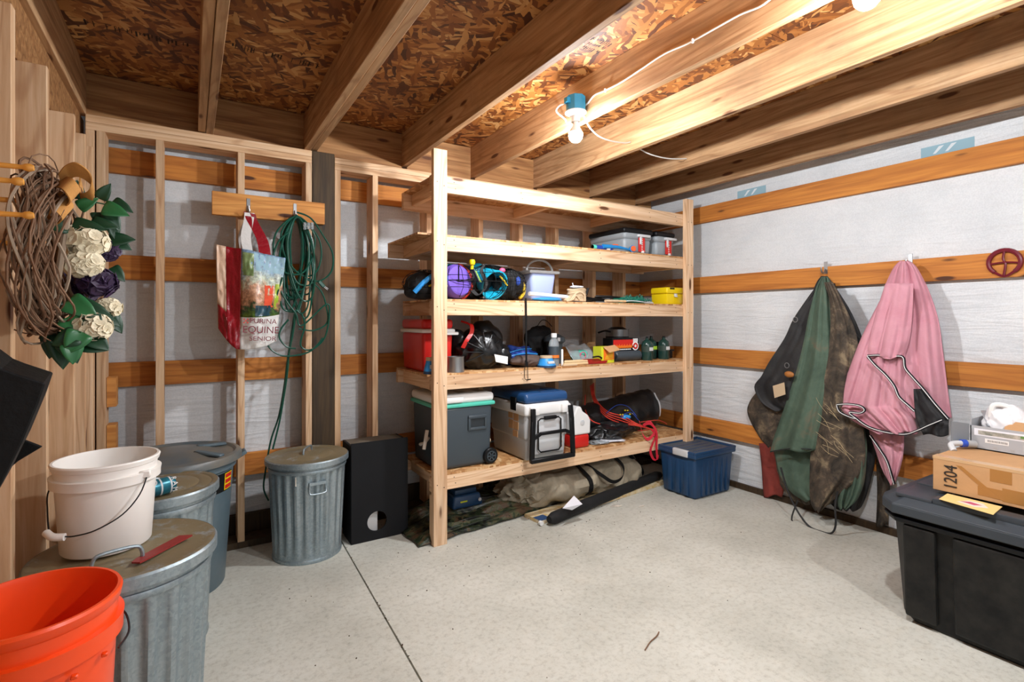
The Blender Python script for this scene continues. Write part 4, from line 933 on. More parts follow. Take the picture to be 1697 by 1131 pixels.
trim([(1438, 590), (1455, 589), (1475, 591), (1496, 592), (1500, 610), (1512, 625), (1530, 645), (1550, 670), (1572, 695)], 3.55)
trim([(1438, 591), (1450, 605), (1468, 622), (1482, 640), (1490, 658), (1505, 672), (1516, 682)], 3.50)
trim([(1387, 671), (1405, 670), (1425, 673), (1433, 680), (1425, 685), (1408, 684), (1418, 693), (1440, 708), (1470, 717), (1500, 720), (1520, 714), (1540, 705), (1562, 696)], 3.52)
trim([(1387, 672), (1392, 683), (1410, 692), (1420, 694)], 3.52)
trim([(1442, 722), (1458, 745), (1470, 765), (1478, 790), (1482, 803)], 3.60)
M['shoe_red'] = plain('dark_red_paint', '6e1626', .35)
t = thing('horseshoe', 'dark red painted horseshoe hanging on the second plank', 'horseshoe', (XR-.008, .979, 1.675))
m = MB(); P = [(0, .066*math.cos(a), .012+.066*math.sin(a)) for a in [-.9+(PI+1.8)*k/18 for k in range(19)]]
m.tube(P, .011, 8, rf=lambda q: .0125-.003*abs(q-.5)); m.tube([P[0], (0, .0, -.065), P[-1]], .007, 6, smooth=3); m.build('shoe', 'shoe_red', t, True)
m = MB(); m.tube([(-.004, 0, .07), (-.004, .004, .03), (-.004, -.006, 0), (-.004, .002, -.06)], .006, 6, smooth=3); m.tube([(-.004, .06, .005), (-.006, .0, .012), (-.004, -.06, .005)], .005, 6, smooth=3); m.build('star', 'shoe_red', t, True)

# ================================================================== RIGHT SIDE TOTES
t = thing('blue_storage_tote', 'dark blue ribbed storage tote with grey lid handle at the end of the shelving', 'tote', (3.47, 2.77, 0), rz=.0)
m = MB(); m.box((-.235, -.18, 0), (.23, .17, .33), .022, 3, taper=.09)
for k in range(5): y = 0
for k in range(6): x = -.15+.058*k; m.box((x, -.178, .02), (x+.03, -.15, .30), .006, 2)
for k in range(3): y = -.11+.08*k; m.box((-.232, y, .02), (-.20, y+.045, .30), .006, 2)
m.build('body', 'navy', t, True)
m = MB(); m.box((-.25, -.195, .315), (.245, .185, .352), .012, 3); m.build('lid', 'navy', t, True)
m = MB()
for a, b_ in (((-.25, -.195), (.245, -.178)), ((-.25, .168), (.245, .185)), ((-.25, -.178), (-.225, .168)), ((.22, -.178), (.245, .168))): m.box((a[0], a[1], .345), (b_[0], b_[1], .368), .006, 2)
for k in range(4): m.box((-.17, -.12+.065*k, .351), (.17, -.105+.065*k, .356), .002)
m.build('lid_rim', 'navy', t, True)
M['lid_dust'] = plain('dusty_blue_lid', '4b5560', .6, noise_amt=.5); bx('lid_panel', (-.224, -.176, .35), (.219, .166, .354), 'lid_dust', t)
m = MB(); m.box((-.256, -.125, .318), (-.225, .02, .371), .008, 3); m.build('lid_handle', 'lite_grey', t, True)
M['black_dirty'] = plain('dusty_black_plastic', '0e0f11', .45, noise_amt=.55, col2='34332f', nscale=13)
M['slate_lid'] = plain('grey_black_lid', '30373e', .42, noise_amt=.4, col2='454b50', nscale=5); M['dust_lid'] = plain('dusty_recess', '3a3630', .7, noise_amt=.6, col2='565048', nscale=9)
t = thing('black_storage_trunk', 'large dusty black storage trunk with raised lid in the right foreground', 'tote', (3.2, .5, 0))
# body: chamfered outline extruded, with vertical pillars
def outline(x0, x1, y0, y1, c): return [(x0, y0+c*.6), (x0, y1-c), (x0+c*.8, y1-c*.25), (x0+c*1.6, y1), (x1-c, y1), (x1, y1-c), (x1, y0+c), (x1-c, y0), (x0+c, y0)]
def loft(mb, A, za, B, zb, cap=True):
    a = [mb.bm.verts.new((x, y, za)) for x, y in A]; b_ = [mb.bm.verts.new((x, y, zb)) for x, y in B]
    for k in range(len(a)): mb.bm.faces.new((a[k], a[(k+1) % len(a)], b_[(k+1) % len(a)], b_[k]))
    if cap: mb.bm.faces.new(a[::-1]); mb.bm.faces.new(b_)
m = MB(); loft(m, outline(-.41, .33, -.62, .62, .09), .0, outline(-.44, .37, -.64, .65, .09), .50)
m.build('body', 'black_dirty', t, True, bev=.012)
m = MB()
for y0, y1 in ((.44, .56), (.12, .38), (-.22, .06), (-.56, -.28)):
    m.prism([(-.435, y0, .03), (-.435, y1, .03), (-.463, y1, .45), (-.463, y0, .45)], (.05, 0, 0))
m.build('side_panel', 'black_dirty', t, bev=.01)
m = MB(); loft(m, outline(-.465, .40, -.66, .675, .09), .455, outline(-.47, .40, -.66, .68, .09), .475); m.build('band', 'black_pl', t, bev=.004)
m = MB(); loft(m, outline(-.475, .41, -.67, .685, .09), .492, outline(-.475, .41, -.67, .685, .09), .535); loft(m, outline(-.475, .41, -.67, .685, .09), .535, outline(-.43, .385, -.65, .64, .08), .565); m.build('lid', 'slate_lid', t, bev=.005)
m = MB()
for a, b_ in (((-.43, .46, .56), (-.20, .60, .578)), ((-.43, .0, .56), (-.36, .46, .59)), ((-.43, -.45, .56), (-.36, -.05, .578)), ((-.20, .52, .56), (.3, .60, .585))): m.box(a, b_, .006, 2)
m.build('lid_ridge', 'slate_lid', t, True)
bx('lid_recess', (-.355, -.44, .562), (.35, .455, .5665), 'dust_lid', t)
m = MB(); m.box((-.482, .03, .44), (-.47, .055, .50), .003); m.build('latch', 'tan', t)
s = thing('printed_sleeve', 'yellow and pink printed packet sleeve lying on the black trunk lid', 'packet', (0, 0, 0)); s.name = 'printed_sleeve'
A0, A1, A2, A3 = wz(1556, 828, .593), wz(1570, 819, .593), wz(1661, 841, .593), wz(1646, 854, .593)
m = MB(); m.prism([A0, A1, A2, A3], (0, 0, .002)); m.build('sleeve', plain('pale_yellow_print', 'e6c884', .5), s)
def q4(a, b_): return A0.lerp(A3, a).lerp(A1.lerp(A2, a), b_)+Vector((0, 0, .0026))
m = MB(); m.prism([q4(.3, .25), q4(.45, .75), q4(.7, .8), q4(.85, .45), q4(.65, .2)], (0, 0, .0004)); m.build('pale_print', 'cream', s)
m = MB(); m.prism([q4(.34, .42), q4(.5, .62), q4(.72, .55), q4(.6, .36)], (0, 0, .0008)); m.build('pink_print', plain('pink_ink', 'b8456e', .5), s)

ZB = .595
t = thing('cardboard_box', 'taped brown cardboard box marked 1204 on the black trunk lid', 'box')
c0 = wz(1546, 811, ZB); print('box corner', c0)
Hb = .155
x0, y1 = c0.x, c0.y
card = fabric('corrugated_card', 'b98d60', 'c89c6e', 3, 120, .75, bs=.1); M['card2'] = card
xb, yb = x0+.46, y1-.62
m = MB(); m.box((x0, yb, ZB+.001), (xb, y1, ZB+Hb), .002); m.build('carton', 'card2', t)
M['tape'] = plain('brown_tape', 'a8763f', .25)
m = MB(); m.box((x0-.0012, yb, ZB+Hb-.012), (x0+.05, y1+.001, ZB+Hb+.0012), .0005); m.build('top_tape', plain('clear_tape', 'c9a47a', .15), t)
for (ya, yb_, za, zb) in ((y1-.27, y1-.20, .09, .145), (y1-.42, y1-.24, .015, .07), (y1-.24, y1-.16, .02, .06)): bx('tape', (x0-.001, ya, ZB+za), (x0+.002, yb_, ZB+zb), 'tape', t)
m = MB(); m.prism([(x0-.0016, y1-.085, ZB+.13), (x0-.0016, y1-.105, ZB+.13), (x0-.0016, y1-.24, ZB+.02), (x0-.0016, y1-.21, ZB+.02)], (.0008, 0, 0)); m.build('tape', 'tape', t)
M['ink'] = plain('black_ink', '2a2420', .6)
text_mesh('handwriting', '1204', .068, 'ink', t, (x0-.0022, y1-.068, ZB+.072), (PI/2, -PI/2, -PI/2), sx=.8)
t = thing('grey_appliance_carton', 'grey printed appliance carton with open flaps on the cardboard box', 'box')
Z2 = ZB+Hb+.002
g0 = wz(1608, 742, Z2); print('grey corner', g0)
gx, gy = g0.x, g0.y; Hg = .11
M['grey_card'] = plain('grey_carton', 'a9acb0', .5)
m = MB()
for a, b_ in (((gx, gy-.42, 0), (gx+.004, gy, Hg)), ((gx+.24, gy-.42, 0), (gx+.244, gy, Hg)), ((gx, gy-.004, 0), (gx+.244, gy, Hg+.03)), ((gx, gy-.42, 0), (gx+.244, gy-.416, Hg)), ((gx, gy-.42, 0), (gx+.244, gy, .004))): m.box(Vector(a)+Vector((0, 0, Z2)), Vector(b_)+Vector((0, 0, Z2)))
m.build('carton', 'grey_card', t)
m = MB(); m.prism([(gx-.002, gy+.004, Z2+.0), (gx-.09, gy+.045, Z2+.03), (gx-.09, gy+.045, Z2+.13), (gx-.002, gy+.004, Z2+.115)], (.003, .003, 0)); m.build('open_flap', plain('carton_flap', '84898e', .6), t)
m = MB(); m.prism([(gx+.02, gy-.06, Z2+Hg+.002), (gx+.10, gy-.01, Z2+Hg+.06), (gx+.2, gy-.03, Z2+Hg+.055), (gx+.18, gy-.09, Z2+Hg+.0)], (0, 0, .003)); m.build('open_flap', 'grey_card', t)
m = MB(); m.prism([(gx+.005, gy-.12, Z2+Hg-.012), (gx+.03, gy-.12, Z2+Hg+.012), (gx+.05, gy-.14, Z2+Hg+.03), (gx+.05, gy-.22, Z2+Hg+.03), (gx+.03, gy-.26, Z2+Hg+.012), (gx+.005, gy-.30, Z2+Hg-.012)], (.0, 0, .004)); m.build('card_insert', 'card2', t)
bx('picture_band', (gx-.001, gy-.41, Z2+.065), (gx+.001, gy-.015, Z2+.098), 'paper', t)
bx('picture_strip', (gx-.0016, gy-.36, Z2+.071), (gx+.001, gy-.03, Z2+.09), plain('dim_photo_print', '6d7468', .4, col2='c4beb4', nscale=26), t)
bx('picture_strip', (gx-.002, gy-.36, Z2+.078), (gx+.001, gy-.18, Z2+.088), plain('leaf_print', '5f8a4a', .4), t)
bx('label', (gx-.0015, gy-.14, Z2+.035), (gx+.001, gy-.055, Z2+.055), 'white', t)
for k in range(14): bx('barcode_line', (gx-.0022, gy-.135+.0052*k, Z2+.04), (gx+.001, gy-.135+.0052*k+.002, Z2+.05), 'ink', t)
for k in range(3): bx('print_mark', (gx-.0015, gy-.10-.06*k, Z2+.012), (gx+.001, gy-.085-.06*k, Z2+.022), 'mid_grey', t)
t = thing('white_plastic_bag', 'crumpled white bag standing in the open grey carton', 'bag')
m = MB(); m.blob((gx+.10, gy-.11, Z2+.12), (.07, .09, .09), .25, 14, 91, 5, ridge=True); m.blob((gx+.13, gy-.25, Z2+.105), (.07, .11, .06), .25, 14, 92, 5, ridge=True); m.build('bag', plain('white_film', 'e2e2e4', .35), t, True)
m = MB(); m.tube([(gx+.06, gy-.06, Z2+.15), (gx+.06, gy-.07, Z2+.21), (gx+.08, gy-.12, Z2+.205), (gx+.09, gy-.14, Z2+.15)], .012, 8, smooth=5); m.build('bag_handle', 'white', t, True)
t = thing('hose_elbow', 'grey curved hose end with a blue ring on the cardboard box', 'hose')
e = [wz(1597, 733, Z2+.02)+Vector((.0, .0, .0)), wz(1590, 735, Z2+.03), wz(1576, 737, Z2+.02), wz(1573, 750, Z2+.0)]
ec = wz(1590, 738, Z2+.018)
pts = [ec+Vector((.05, -.035, .004)), ec+Vector((.02, -.012, .008)), ec+Vector((-.015, .012, .008)), ec+Vector((-.045, .018, .002)), ec+Vector((-.066, .0, -.02))]
m = MB(); m.tube(pts, .013, 12, smooth=6); m.build('hose', 'lite_grey', t, True)
m = MB(); m.cyl(ec+Vector((.025, -.016, .008)), ec+Vector((.008, -.004, .008)), .0185, 16); m.build('blue_ring', plain('blue_ring', '2a4fb8', .4), t, True)
m = MB(); m.cyl(ec+Vector((.06, -.04, .004)), ec+Vector((.026, -.017, .008)), .017, 16); m.build('fitting', 'mid_grey', t, True)

# ================================================================== BACK WALL GOODS
t = thing('hook_board', 'short knotty board screwed across the studs with two hooks', 'board', (.42, YS-.019, 2.055))
m = MB(); m.box((-.314, -.018, -.068), (.314, .0185, .068), .002); m.build('board', 'brace', t)
for x in (-.125, .135):
    m = MB(); m.box((x-.010, -.021, -.03), (x+.010, -.018, .045), .001); m.tube([(x, -.024, -.0), (x, -.03, -.04), (x, -.05, -.062), (x, -.07, -.045), (x, -.072, -.03)], .006, 8, smooth=4); m.build('hook', 'steel', t, True)
BW = Vector((.42, YS-.019, 2.055))
# tote bag
M['bag_red'] = plain('glossy_red_weave', '8c1420', .25, bmp=.5, bscale=25); M['bag_white'] = plain('glossy_white_weave', 'dcdad6', .25, bmp=.4, bscale=22); M['bag_side'] = plain('pinkish_weave', 'd9b79c', .4, bmp=.4, bscale=25)
def scenepic():
    m_, nt, b = new_mat('printed_riders_picture'); v = coords(nt, (1, 1, 1), rnd=False)
    n = noise_n(nt, v, 22, 5, .6); 
    tc = nt.nodes.new('ShaderNodeTexCoord'); sx = nt.nodes.new('ShaderNodeSeparateXYZ'); nt.links.new(tc.outputs['Object'], sx.inputs[0])
    mr = N(nt, 'ShaderNodeMapRange'); nt.links.new(sx.outputs[2], mr.inputs[0]); mr.inputs[1].default_value = 1.36; mr.inputs[2].default_value = 1.79
    ad = N(nt, 'ShaderNodeMath', operation='MULTIPLY_ADD'); nt.links.new(n, ad.inputs[0]); ad.inputs[1].default_value = .5; nt.links.new(mr.outputs[0], ad.inputs[2])
    c = ramp(nt, [(.25, '7fa03a'), (.42, '2f4f3a'), (.5, 'c4906c'), (.68, 'd9a98a'), (.8, 'cfd8c0'), (1.0, '8fb0cf')], ad.outputs[0])
    n2 = noise_n(nt, v, 60, 3, .7); c = mixc(nt, .6, c, ramp(nt, [(.35, '6a5040'), (.6, 'ffffff')], n2), 'MULTIPLY')
    nt.links.new(c, b.inputs['Base Color']); b.inputs['Roughness'].default_value = .28; bump(nt, b, n, .4, .01); return m_
M['bag_pic'] = scenepic()
t = thing('feed_sack_tote', 'glossy feed sack tote bag with a riders picture and maroon lettering on the left hook', 'bag')
def bagpt(a, b_, off=0):   # a across, b up ; front face
    xl, xr = .125+.01*(1-b_), .485-.045*(1-b_); zt = 1.80-.055*a; zb = 1.225+.02*a-(.03*math.sin(PI*a))+.10*max(0, (.3-a)/.3)**1.5
    y = 3.37+.03*math.sin(PI*b_)*math.cos(5*a)-.015*math.sin(11*a+3*b_)-.03*math.sin(PI*a)-.05*(1-b_)*math.sin(PI*a)-.012*noise.noise(Vector((a*7, b_*7, 1)))-.008*noise.noise(Vector((a*17, b_*15, 5)))
    return Vector((xl+(xr-xl)*a, y-off, zb+(zt-zb)*b_))
def strip(a0, a1, b0, b1, mat, name, off=0, nu=16, nv=24, solid=.002):
    m = MB(); m.grid(lambda a, b_: bagpt(a0+(a1-a0)*a, b0+(b1-b0)*b_, off), nu, nv); return m.build(name, mat, t, 'full', solid=solid)
strip(0, .13, .30, 1, 'bag_side', 'side_panel'); strip(.13, .34, 0, 1, 'bag_red', 'red_panel'); strip(0, .13, 0, .30, 'bag_red', 'red_corner'); strip(.34, 1, .32, 1, 'bag_pic', 'picture_panel'); strip(.34, 1, 0, .32, 'bag_white', 'name_panel')
m = MB(); m.grid(lambda a, b_: bagpt(a, b_)+Vector((0, .07+.02*math.sin(PI*b_), 0)), 12, 16); m.build('back_panel', 'bag_white', t, 'full', solid=.002)
strip(.52, .99, .93, .985, M['print_blue'], 'sky_print', .002, solid=0); strip(.55, 1, .80, .93, M['print_blue'], 'sky_print', .0015, solid=0)
strip(.70, .86, .42, .66, plain('orange_shirt_print', 'd8553a', .3), 'rider_print', .0025, solid=0); strip(.88, .95, .40, .68, plain('green_print', 'a3b83a', .3), 'grass_print', .0025, solid=0); strip(.36, .52, .74, .97, plain('tree_print', '5f7a44', .3, col2='8ea070', nscale=30), 'tree_print', .0022, solid=0)
strip(.56, .82, .33, .44, plain('jeans_print', '2f5260', .3, col2='1c2a30', nscale=30), 'jeans_print', .0027, solid=0)
for u_, r_ in ():
    c = bagpt(u_, .70, .006); m = MB(); m.lathe([(0, 0), (r_*.5, 0), (r_*.5, .001), (0, .001)], 16, c, (0, -1, 0)); m.build('face_print', plain('skin_print', 'd6a083', .4), t)
M['ink_maroon'] = plain('maroon_ink', '7a2a38', .5); M['ink_green'] = plain('dark_green_ink', '23352c', .5)
text_mesh('maker_name', 'PURINA', .040, 'ink_maroon', t, (.355, 3.268, 1.365), (PI/2+.08, .06, 0)); text_mesh('product_name', 'EQUINE', .056, 'ink_maroon', t, (.342, 3.262, 1.315), (PI/2+.08, .04, 0), sx=.95); text_mesh('product_name', 'SENIOR', .036, 'ink_maroon', t, (.352, 3.262, 1.265), (PI/2+.08, .03, 0), sx=1.15)
m = MB(); c = Vector((.266, 3.27, 1.368))
for i in range(3):
    for j in range(3):
        if (i+j) % 2 == 0: m.box(c+Vector((.009*i-.013, -.001, .009*j-.013)), c+Vector((.009*i-.006, 0, .009*j-.006)))
m.build('checker_mark', 'red_pl', t)
m = MB(); m.ribbon([(.285, 3.36, 1.76), (.275, 3.385, 1.86), (.292, 3.41, 1.96), (.296, 3.41, 2.005)], (.026, 0, 0), .002, 5); m.ribbon([(.27, 3.45, 1.78), (.26, 3.44, 1.87), (.292, 3.42, 1.97), (.296, 3.41, 2.005)], (.02, 0, 0), .002, 5); m.build('white_handle', 'bag_white', t, True)
m = MB(); m.ribbon([(.375, 3.36, 1.75), (.36, 3.385, 1.85), (.31, 3.41, 1.96), (.297, 3.41, 2.005)], (.032, 0, -.006), .002, 5); m.build('red_handle', 'bag_red', t, True)
m = MB(); m.prism([(.40, 3.44, 1.74), (.40, 3.44, 1.86), (.47, 3.44, 1.87), (.475, 3.44, 1.78)], (0, .002, 0)); m.build('inner_leaf', 'bag_white', t)
# extension cord
M['cord_green'] = plain('green_cord', '0f4a3b', .35)
t = thing('extension_cord', 'dark green extension cord looped over the right hook, tail hanging to the floor', 'cord')
m = MB(); R = random.Random(17)
hk = Vector((.555, 3.415, 1.995))
def loop(L, w_, sk, dy, z0=0):
    P = [hk+Vector((0, dy, .012+z0))]
    for a, zf in ((-.9, .25), (-1, .6), (-.6, .9), (0, 1.0), (.6, .92), (1, .6), (.9, .25)): P.append(hk+Vector((a*w_+sk*zf, dy+R.uniform(-.01, .01)-.01, -L*zf*(1+R.uniform(-.03, .03)))))
    return P
for k in range(15):
    m.tube(loop(R.uniform(.40, .62), R.uniform(.03, .085), R.uniform(-.05, .05), -.035+.005*k, R.uniform(-.01, .01)), .0055, 6, True, smooth=6)
for k in range(4): m.tube(loop(R.uniform(.30, .42), R.uniform(.05, .12), R.uniform(-.06, .06), -.03+.01*k), .0055, 6, True, smooth=6)
def zig(P, Y=3.39): m.tube([wy(u, v, Y) for u, v in P], .0055, 6, smooth=7)
zig([(492, 352), (515, 362), (535, 390), (551, 420), (549, 450), (530, 466), (510, 462)], 3.40)
zig([(478, 385), (462, 400), (452, 430), (460, 470), (475, 500), (490, 520), (500, 540), (540, 505), (546, 520), (538, 560), (515, 580), (498, 572), (505, 540), (500, 520)], 3.37)
zig([(495, 545), (520, 548), (542, 535), (540, 505), (530, 480), (505, 460)], 3.38)
zig([(468, 460), (455, 500), (443, 530), (443, 570), (462, 588), (485, 590), (515, 582), (535, 560)], 3.36)
zig([(478, 530), (466, 545), (463, 560), (475, 575), (490, 578)], 3.36)
zig([(490, 520), (485, 555), (479, 585), (476, 620), (470, 660), (463, 700), (452, 745)], 3.38)
zig([(488, 520), (482, 560), (476, 600), (471, 640), (462, 690), (449, 730), (440, 780), (437, 810), (445, 830)], 3.40)
m.build('cord', 'cord_green', t, True)
p = wy(537, 476, 3.37); m = MB(); m.beam(wy(528, 466, 3.37), p, .022, .022, bev=.004); m.build('plug', 'cord_green', t, True)
m = MB(); m.cyl(p, wy(543, 481, 3.37), .002); m.cyl(p+Vector((0, 0, .008)), wy(544, 479, 3.37), .002); m.build('plug_pin', 'steel', t)
m = MB()
for k in range(3): c = wy(505+6*k, 375, 3.35); m.box(c-Vector((.009, .01, .022)), c+Vector((.009, .01, .022)), .004)
m.build('clear_socket', 'bag_clear', t, True)

# ================================================================== CANS AND BUCKETS
def metal_can(x, y, rb, rl, h, label, rz=0, lidmat='galv_lid', tilt=0):
    t = thing('metal_trash_can', label, 'trash can', (x, y, 0), rz, 'galvanized trash cans')
    nf = 22; zs = [0, .012, .02, .04, .06, .1, .2, .5, .8, .86, .89, .91, .93, .965]
    rt = rl*.93; prof = [(0, .02), (rb*.97, .02), (rb*.97, 0)]+[(rb+(rt-rb)*z, z*h) for z in zs]
    def fl_(r, z, a):
        q = z/h
        if q < .08 or q > .88: return r+(.004 if q < .03 else 0)
        k = min(1, (q-.08)/.04, (.88-q)/.03); s_ = math.sin(nf*a); return r-.012*k*(max(-1, min(1, s_*2.8))*.5+.5)
    m = MB(); m.lathe(prof, 176, fn=fl_); m.build('body', 'galv', t, True)
    m = MB(); m.lathe([(rb+.004, .0), (rb+.006, .012), (rb+.002, .022)], 64); m.build('bottom_hoop', 'galv', t, True); m = MB(); m.lathe([(rt+.001, h*.87), (rt+.004, h*.885), (rt+.001, h*.9)], 64); m.build('upper_hoop', 'galv', t, True)
    m = MB(); m.lathe([(rl-.006, h*.93), (rl, h*.93), (rl, h*.975), (rl-.006, h*.985)], 72); m.build('lid_rim', 'galv', t, True)
    m = MB(); m.lathe([(rl-.005, h*.984), (rl-.02, h*.986), (rl-.03, h*.978), (rl*.72, h*.988), (rl*.66, h*.982), (rl*.6, h*.99), (rl*.3, h*1.003), (0, h*1.006)], 72); m.build('lid', lidmat, t, True)
    a = 0; m = MB(); m.tube([(-.06, 0, h*.99), (-.058, 0, h*1.03), (-.04, 0, h*1.055), (.04, 0, h*1.055), (.058, 0, h*1.03), (.06, 0, h*.99)], .0055, 8, smooth=5); m.build('lid_handle', 'galv', t, True)
    return t
def bail(t, ang, r, z):
    n = Vector((math.cos(ang), math.sin(ang), 0)); s_ = Vector((-n.y, n.x, 0)); c = n*(r+.005)+Vector((0, 0, z))
    m = MB(); m.tube([c-s_*.042+Vector((0,0,.025)), c-s_*.045+n*.004+Vector((0,0,-.015)), c-s_*.035+n*.012+Vector((0,0,-.03)), c+s_*.035+n*.012+Vector((0,0,-.03)), c+s_*.045+n*.004+Vector((0,0,-.015)), c+s_*.042+Vector((0,0,.025))], .0048, 8, smooth=4)
    m.beam(c-s_*.045+Vector((0,0,.025)), c+s_*.045+Vector((0,0,.025)), .012, .016); m.build('side_handle', 'galv', t, True)
tc_ = metal_can(.592, 3.255, .188, .232, .585, 'shorter galvanized can by the back wall beside the black board', .3)
bail(tc_, -1.50-.3, .205, .43); bx('torn_sticker', (-.15, -.152, .45), (-.11, -.148, .50), 'cream', tc_)
for o in tc_.children:
    if o.name.startswith('lid_handle'): o.rotation_euler = (0, 0, .7)
midc = metal_can(-.115, 2.68, .18, .226, .675, 'middle galvanized can on the left, teal drinks can on its lid', .4)
for o in midc.children:
    if o.name.startswith('lid_handle'): o.location = (-.07, -.06, 0)
near = metal_can(-.17, 2.03, .20, .248, .665, 'nearest galvanized can, white bucket and red tape on its lid', -.3)
for o in near.children:
    if o.name.startswith('lid_handle'): o.rotation_euler = (0, 0, .55); o.location = (.035, -.145, .002)
M['can_slate'] = plain('blue_grey_plastic', '4f626c', .45, noise_amt=.3, col2='7c8688', nscale=6)
M['can_lid'] = plain('blue_grey_lid', '4c5d67', .4, noise_amt=.8, col2='84765e', nscale=4)
t = thing('plastic_trash_can', 'tall blue grey plastic trash can with domed lid in the left back corner', 'trash can', (-.065, 3.165, 0))
def hand(r, z, a): return r
m = MB(); m.lathe([(0, 0), (.215, 0), (.222, .01), (.262, .60), (.275, .61), (.275, .66), (0, .66)], 64); m.build('body', 'can_slate', t, True)
m = MB(); m.lathe([(.292, .645), (.302, .648), (.302, .672), (.294, .684), (.275, .688), (.262, .676), (.2, .680), (.13, .702), (.05, .706), (0, .706)], 72); m.build('lid', 'can_lid', t, True)
m = MB()
for a in (.5, 2.6, 4.0, 5.6): m.beam((.11*math.cos(a), .11*math.sin(a), .70), (.262*math.cos(a), .262*math.sin(a), .686), .035, .016, bev=.005)
m.beam((.28, .03, .63), (.325, .03, .655), .08, .02, bev=.005); m.build('lid_rib', 'can_slate', t, True)
def sticker(a0, a1, z0, z1, mat, name, off=.0):
    m = MB(); m.grid(lambda a, b_: Vector(((.2228+(.04*(z0+(z1-z0)*b_)/.6)+.0015+off)*math.cos(a0+(a1-a0)*a), (.2228+(.04*(z0+(z1-z0)*b_)/.6)+.0015+off)*math.sin(a0+(a1-a0)*a), z0+(z1-z0)*b_)), 12, 2); m.build(name, mat, t, True)
sticker(-1.3, -.35, .50, .595, 'black_pl', 'label'); sticker(-.62, -.36, .505, .59, 'yellow', 'label_frame', .001)
for k in range(3): sticker(-.60, -.38, .51+.028*k, .53+.028*k, 'red_pl', 'label_stripe', .002)
for k in range(2): sticker(-.98+.12*k, -.92+.12*k, .55, .575, 'yellow', 'label_print', .001)
m = MB(); m.prism([wz(218, 937, .66), wz(226, 930, .66), wz(297, 892, .66), wz(319, 891, .66), wz(250, 928, .66), wz(232, 937, .66)], (0, 0, .0045)); M['red_tape'] = plain('red_tape', '8e2a26', .5, noise_amt=.4)
o = m.build('red_tape', 'red_tape'); o.location.z = .004; tagp(o, 'strip of dull red tape stuck on the nearest can lid', 'tape')
# white bucket
def bucket(t, rb, rt, h, mat, inner=None, ribs=((.80, .012), (.88, .004))):
    P = [(0, .0), (rb, 0), (rb+.003, .004)]
    f = lambda q: rb+(rt-rb)*q
    P += [(f(.74), .74*h), (f(.745)+.012, .745*h), (f(.75)+.012, .80*h), (f(.80)+.013, .845*h), (f(.85), .85*h), (f(.93), .93*h), (f(.94)+.004, .94*h), (rt+.006, .985*h), (rt+.003, h), (rt-.003, h), (rt-.006, .97*h), (f(.5)-.004, .5*h), (rb-.004, .006), (0, .006)]
    m = MB(); m.lathe(P, 72); return m.build('body', mat, t, True)
M['white_bkt'] = plain('white_bucket_plastic', 'ece8e2', .4); M['orange_bkt'] = plain('orange_bucket_plastic', 'f04a12', .35); M['wire'] = plain('dark_wire', '3a3a3c', .35, .8)
t = thing('white_bucket', 'white plastic bucket with wire bail standing on the nearest can', 'bucket', (-.222, 2.055, .671))
bucket(t, .112, .133, .272, 'white_bkt')
def bt(ang, z, r): return Vector((r*math.cos(ang), r*math.sin(ang), z))
m = MB(); m.tube([bt(-.70, .225, .143), bt(-.95, .175, .158), bt(-1.25, .13, .165), bt(-1.62, .10, .165), bt(-1.95, .088, .160), bt(-2.15, .088, .158)], .0022, 6, smooth=5); m.tube([bt(-2.42, .094, .16), bt(-2.8, .14, .142), bt(-3.2, .19, .140), bt(-3.84, .222, .143)], .0022, 6, smooth=5); m.build('bail_wire', 'wire', t, True)
m = MB(); m.tube([bt(-2.10, .087, .160), bt(-2.27, .089, .168), bt(-2.46, .096, .163)], .0105, 12, smooth=4); m.build('grip', 'white_bkt', t, True)
m = MB(); c = bt(-.70, .225, .138); m.box(c-Vector((.018, .012, .012)), c+Vector((.012, .01, .012)), .004); m.build('bail_ear', 'white_bkt', t, True)
t = thing('orange_bucket', 'bright orange plastic bucket in the bottom left foreground', 'bucket', (-.283, 1.44, .415))
bucket(t, .128, .149, .375, 'orange_bkt')
m = MB(); m.tube([bt(.25, .30, .152), bt(.08, .29, .162), bt(-.10, .268, .168), bt(-.32, .255, .160)], .0024, 6, smooth=4); m.build('bail_wire', 'wire', t, True)
for a_, z_ in ((-.95, .20), (-.55, .205), (-1.5, .2)):
    m = MB(); c = bt(a_, z_+.06, .155); m.box(c-Vector((.006, .006, .004)), c+Vector((.006, .006, .004)), .002); m.build('moulded_lug', 'orange_bkt', t, True)
m = MB(); m.grid(lambda a, b_: bt(-.5+.5*a, .06+.10*b_, .137+.003*b_), 8, 2); m.build('worn_black_print', plain('black_print', '2a1a16', .5, col2='f04a12', nscale=30), t, True)
t = thing('wooden_stand', 'rough wooden crate carrying the orange bucket, below the picture', 'crate', (-.283, 1.44, 0))
for z in (.0, .13, .26):
    for s_ in (-1, 1): m = MB(); m.box((-.12, s_*.12-.008, z+.01), (.12, s_*.12+.008, z+.11)); m.build('slat', 'fir_x', t)
for k in range(3): m = MB(); m.box((-.128+.088*k, -.13, .395), (-.128+.088*k+.08, .13, .414)); m.build('top_slat', 'fir_y', t)
for sx_ in (-1, 1):
    for sy in (-1, 1): m = MB(); m.box((sx_*.105-.015, sy*.10-.011, 0), (sx_*.105+.015, sy*.10+.011, .395)); m.build('leg', 'fir_z', t)
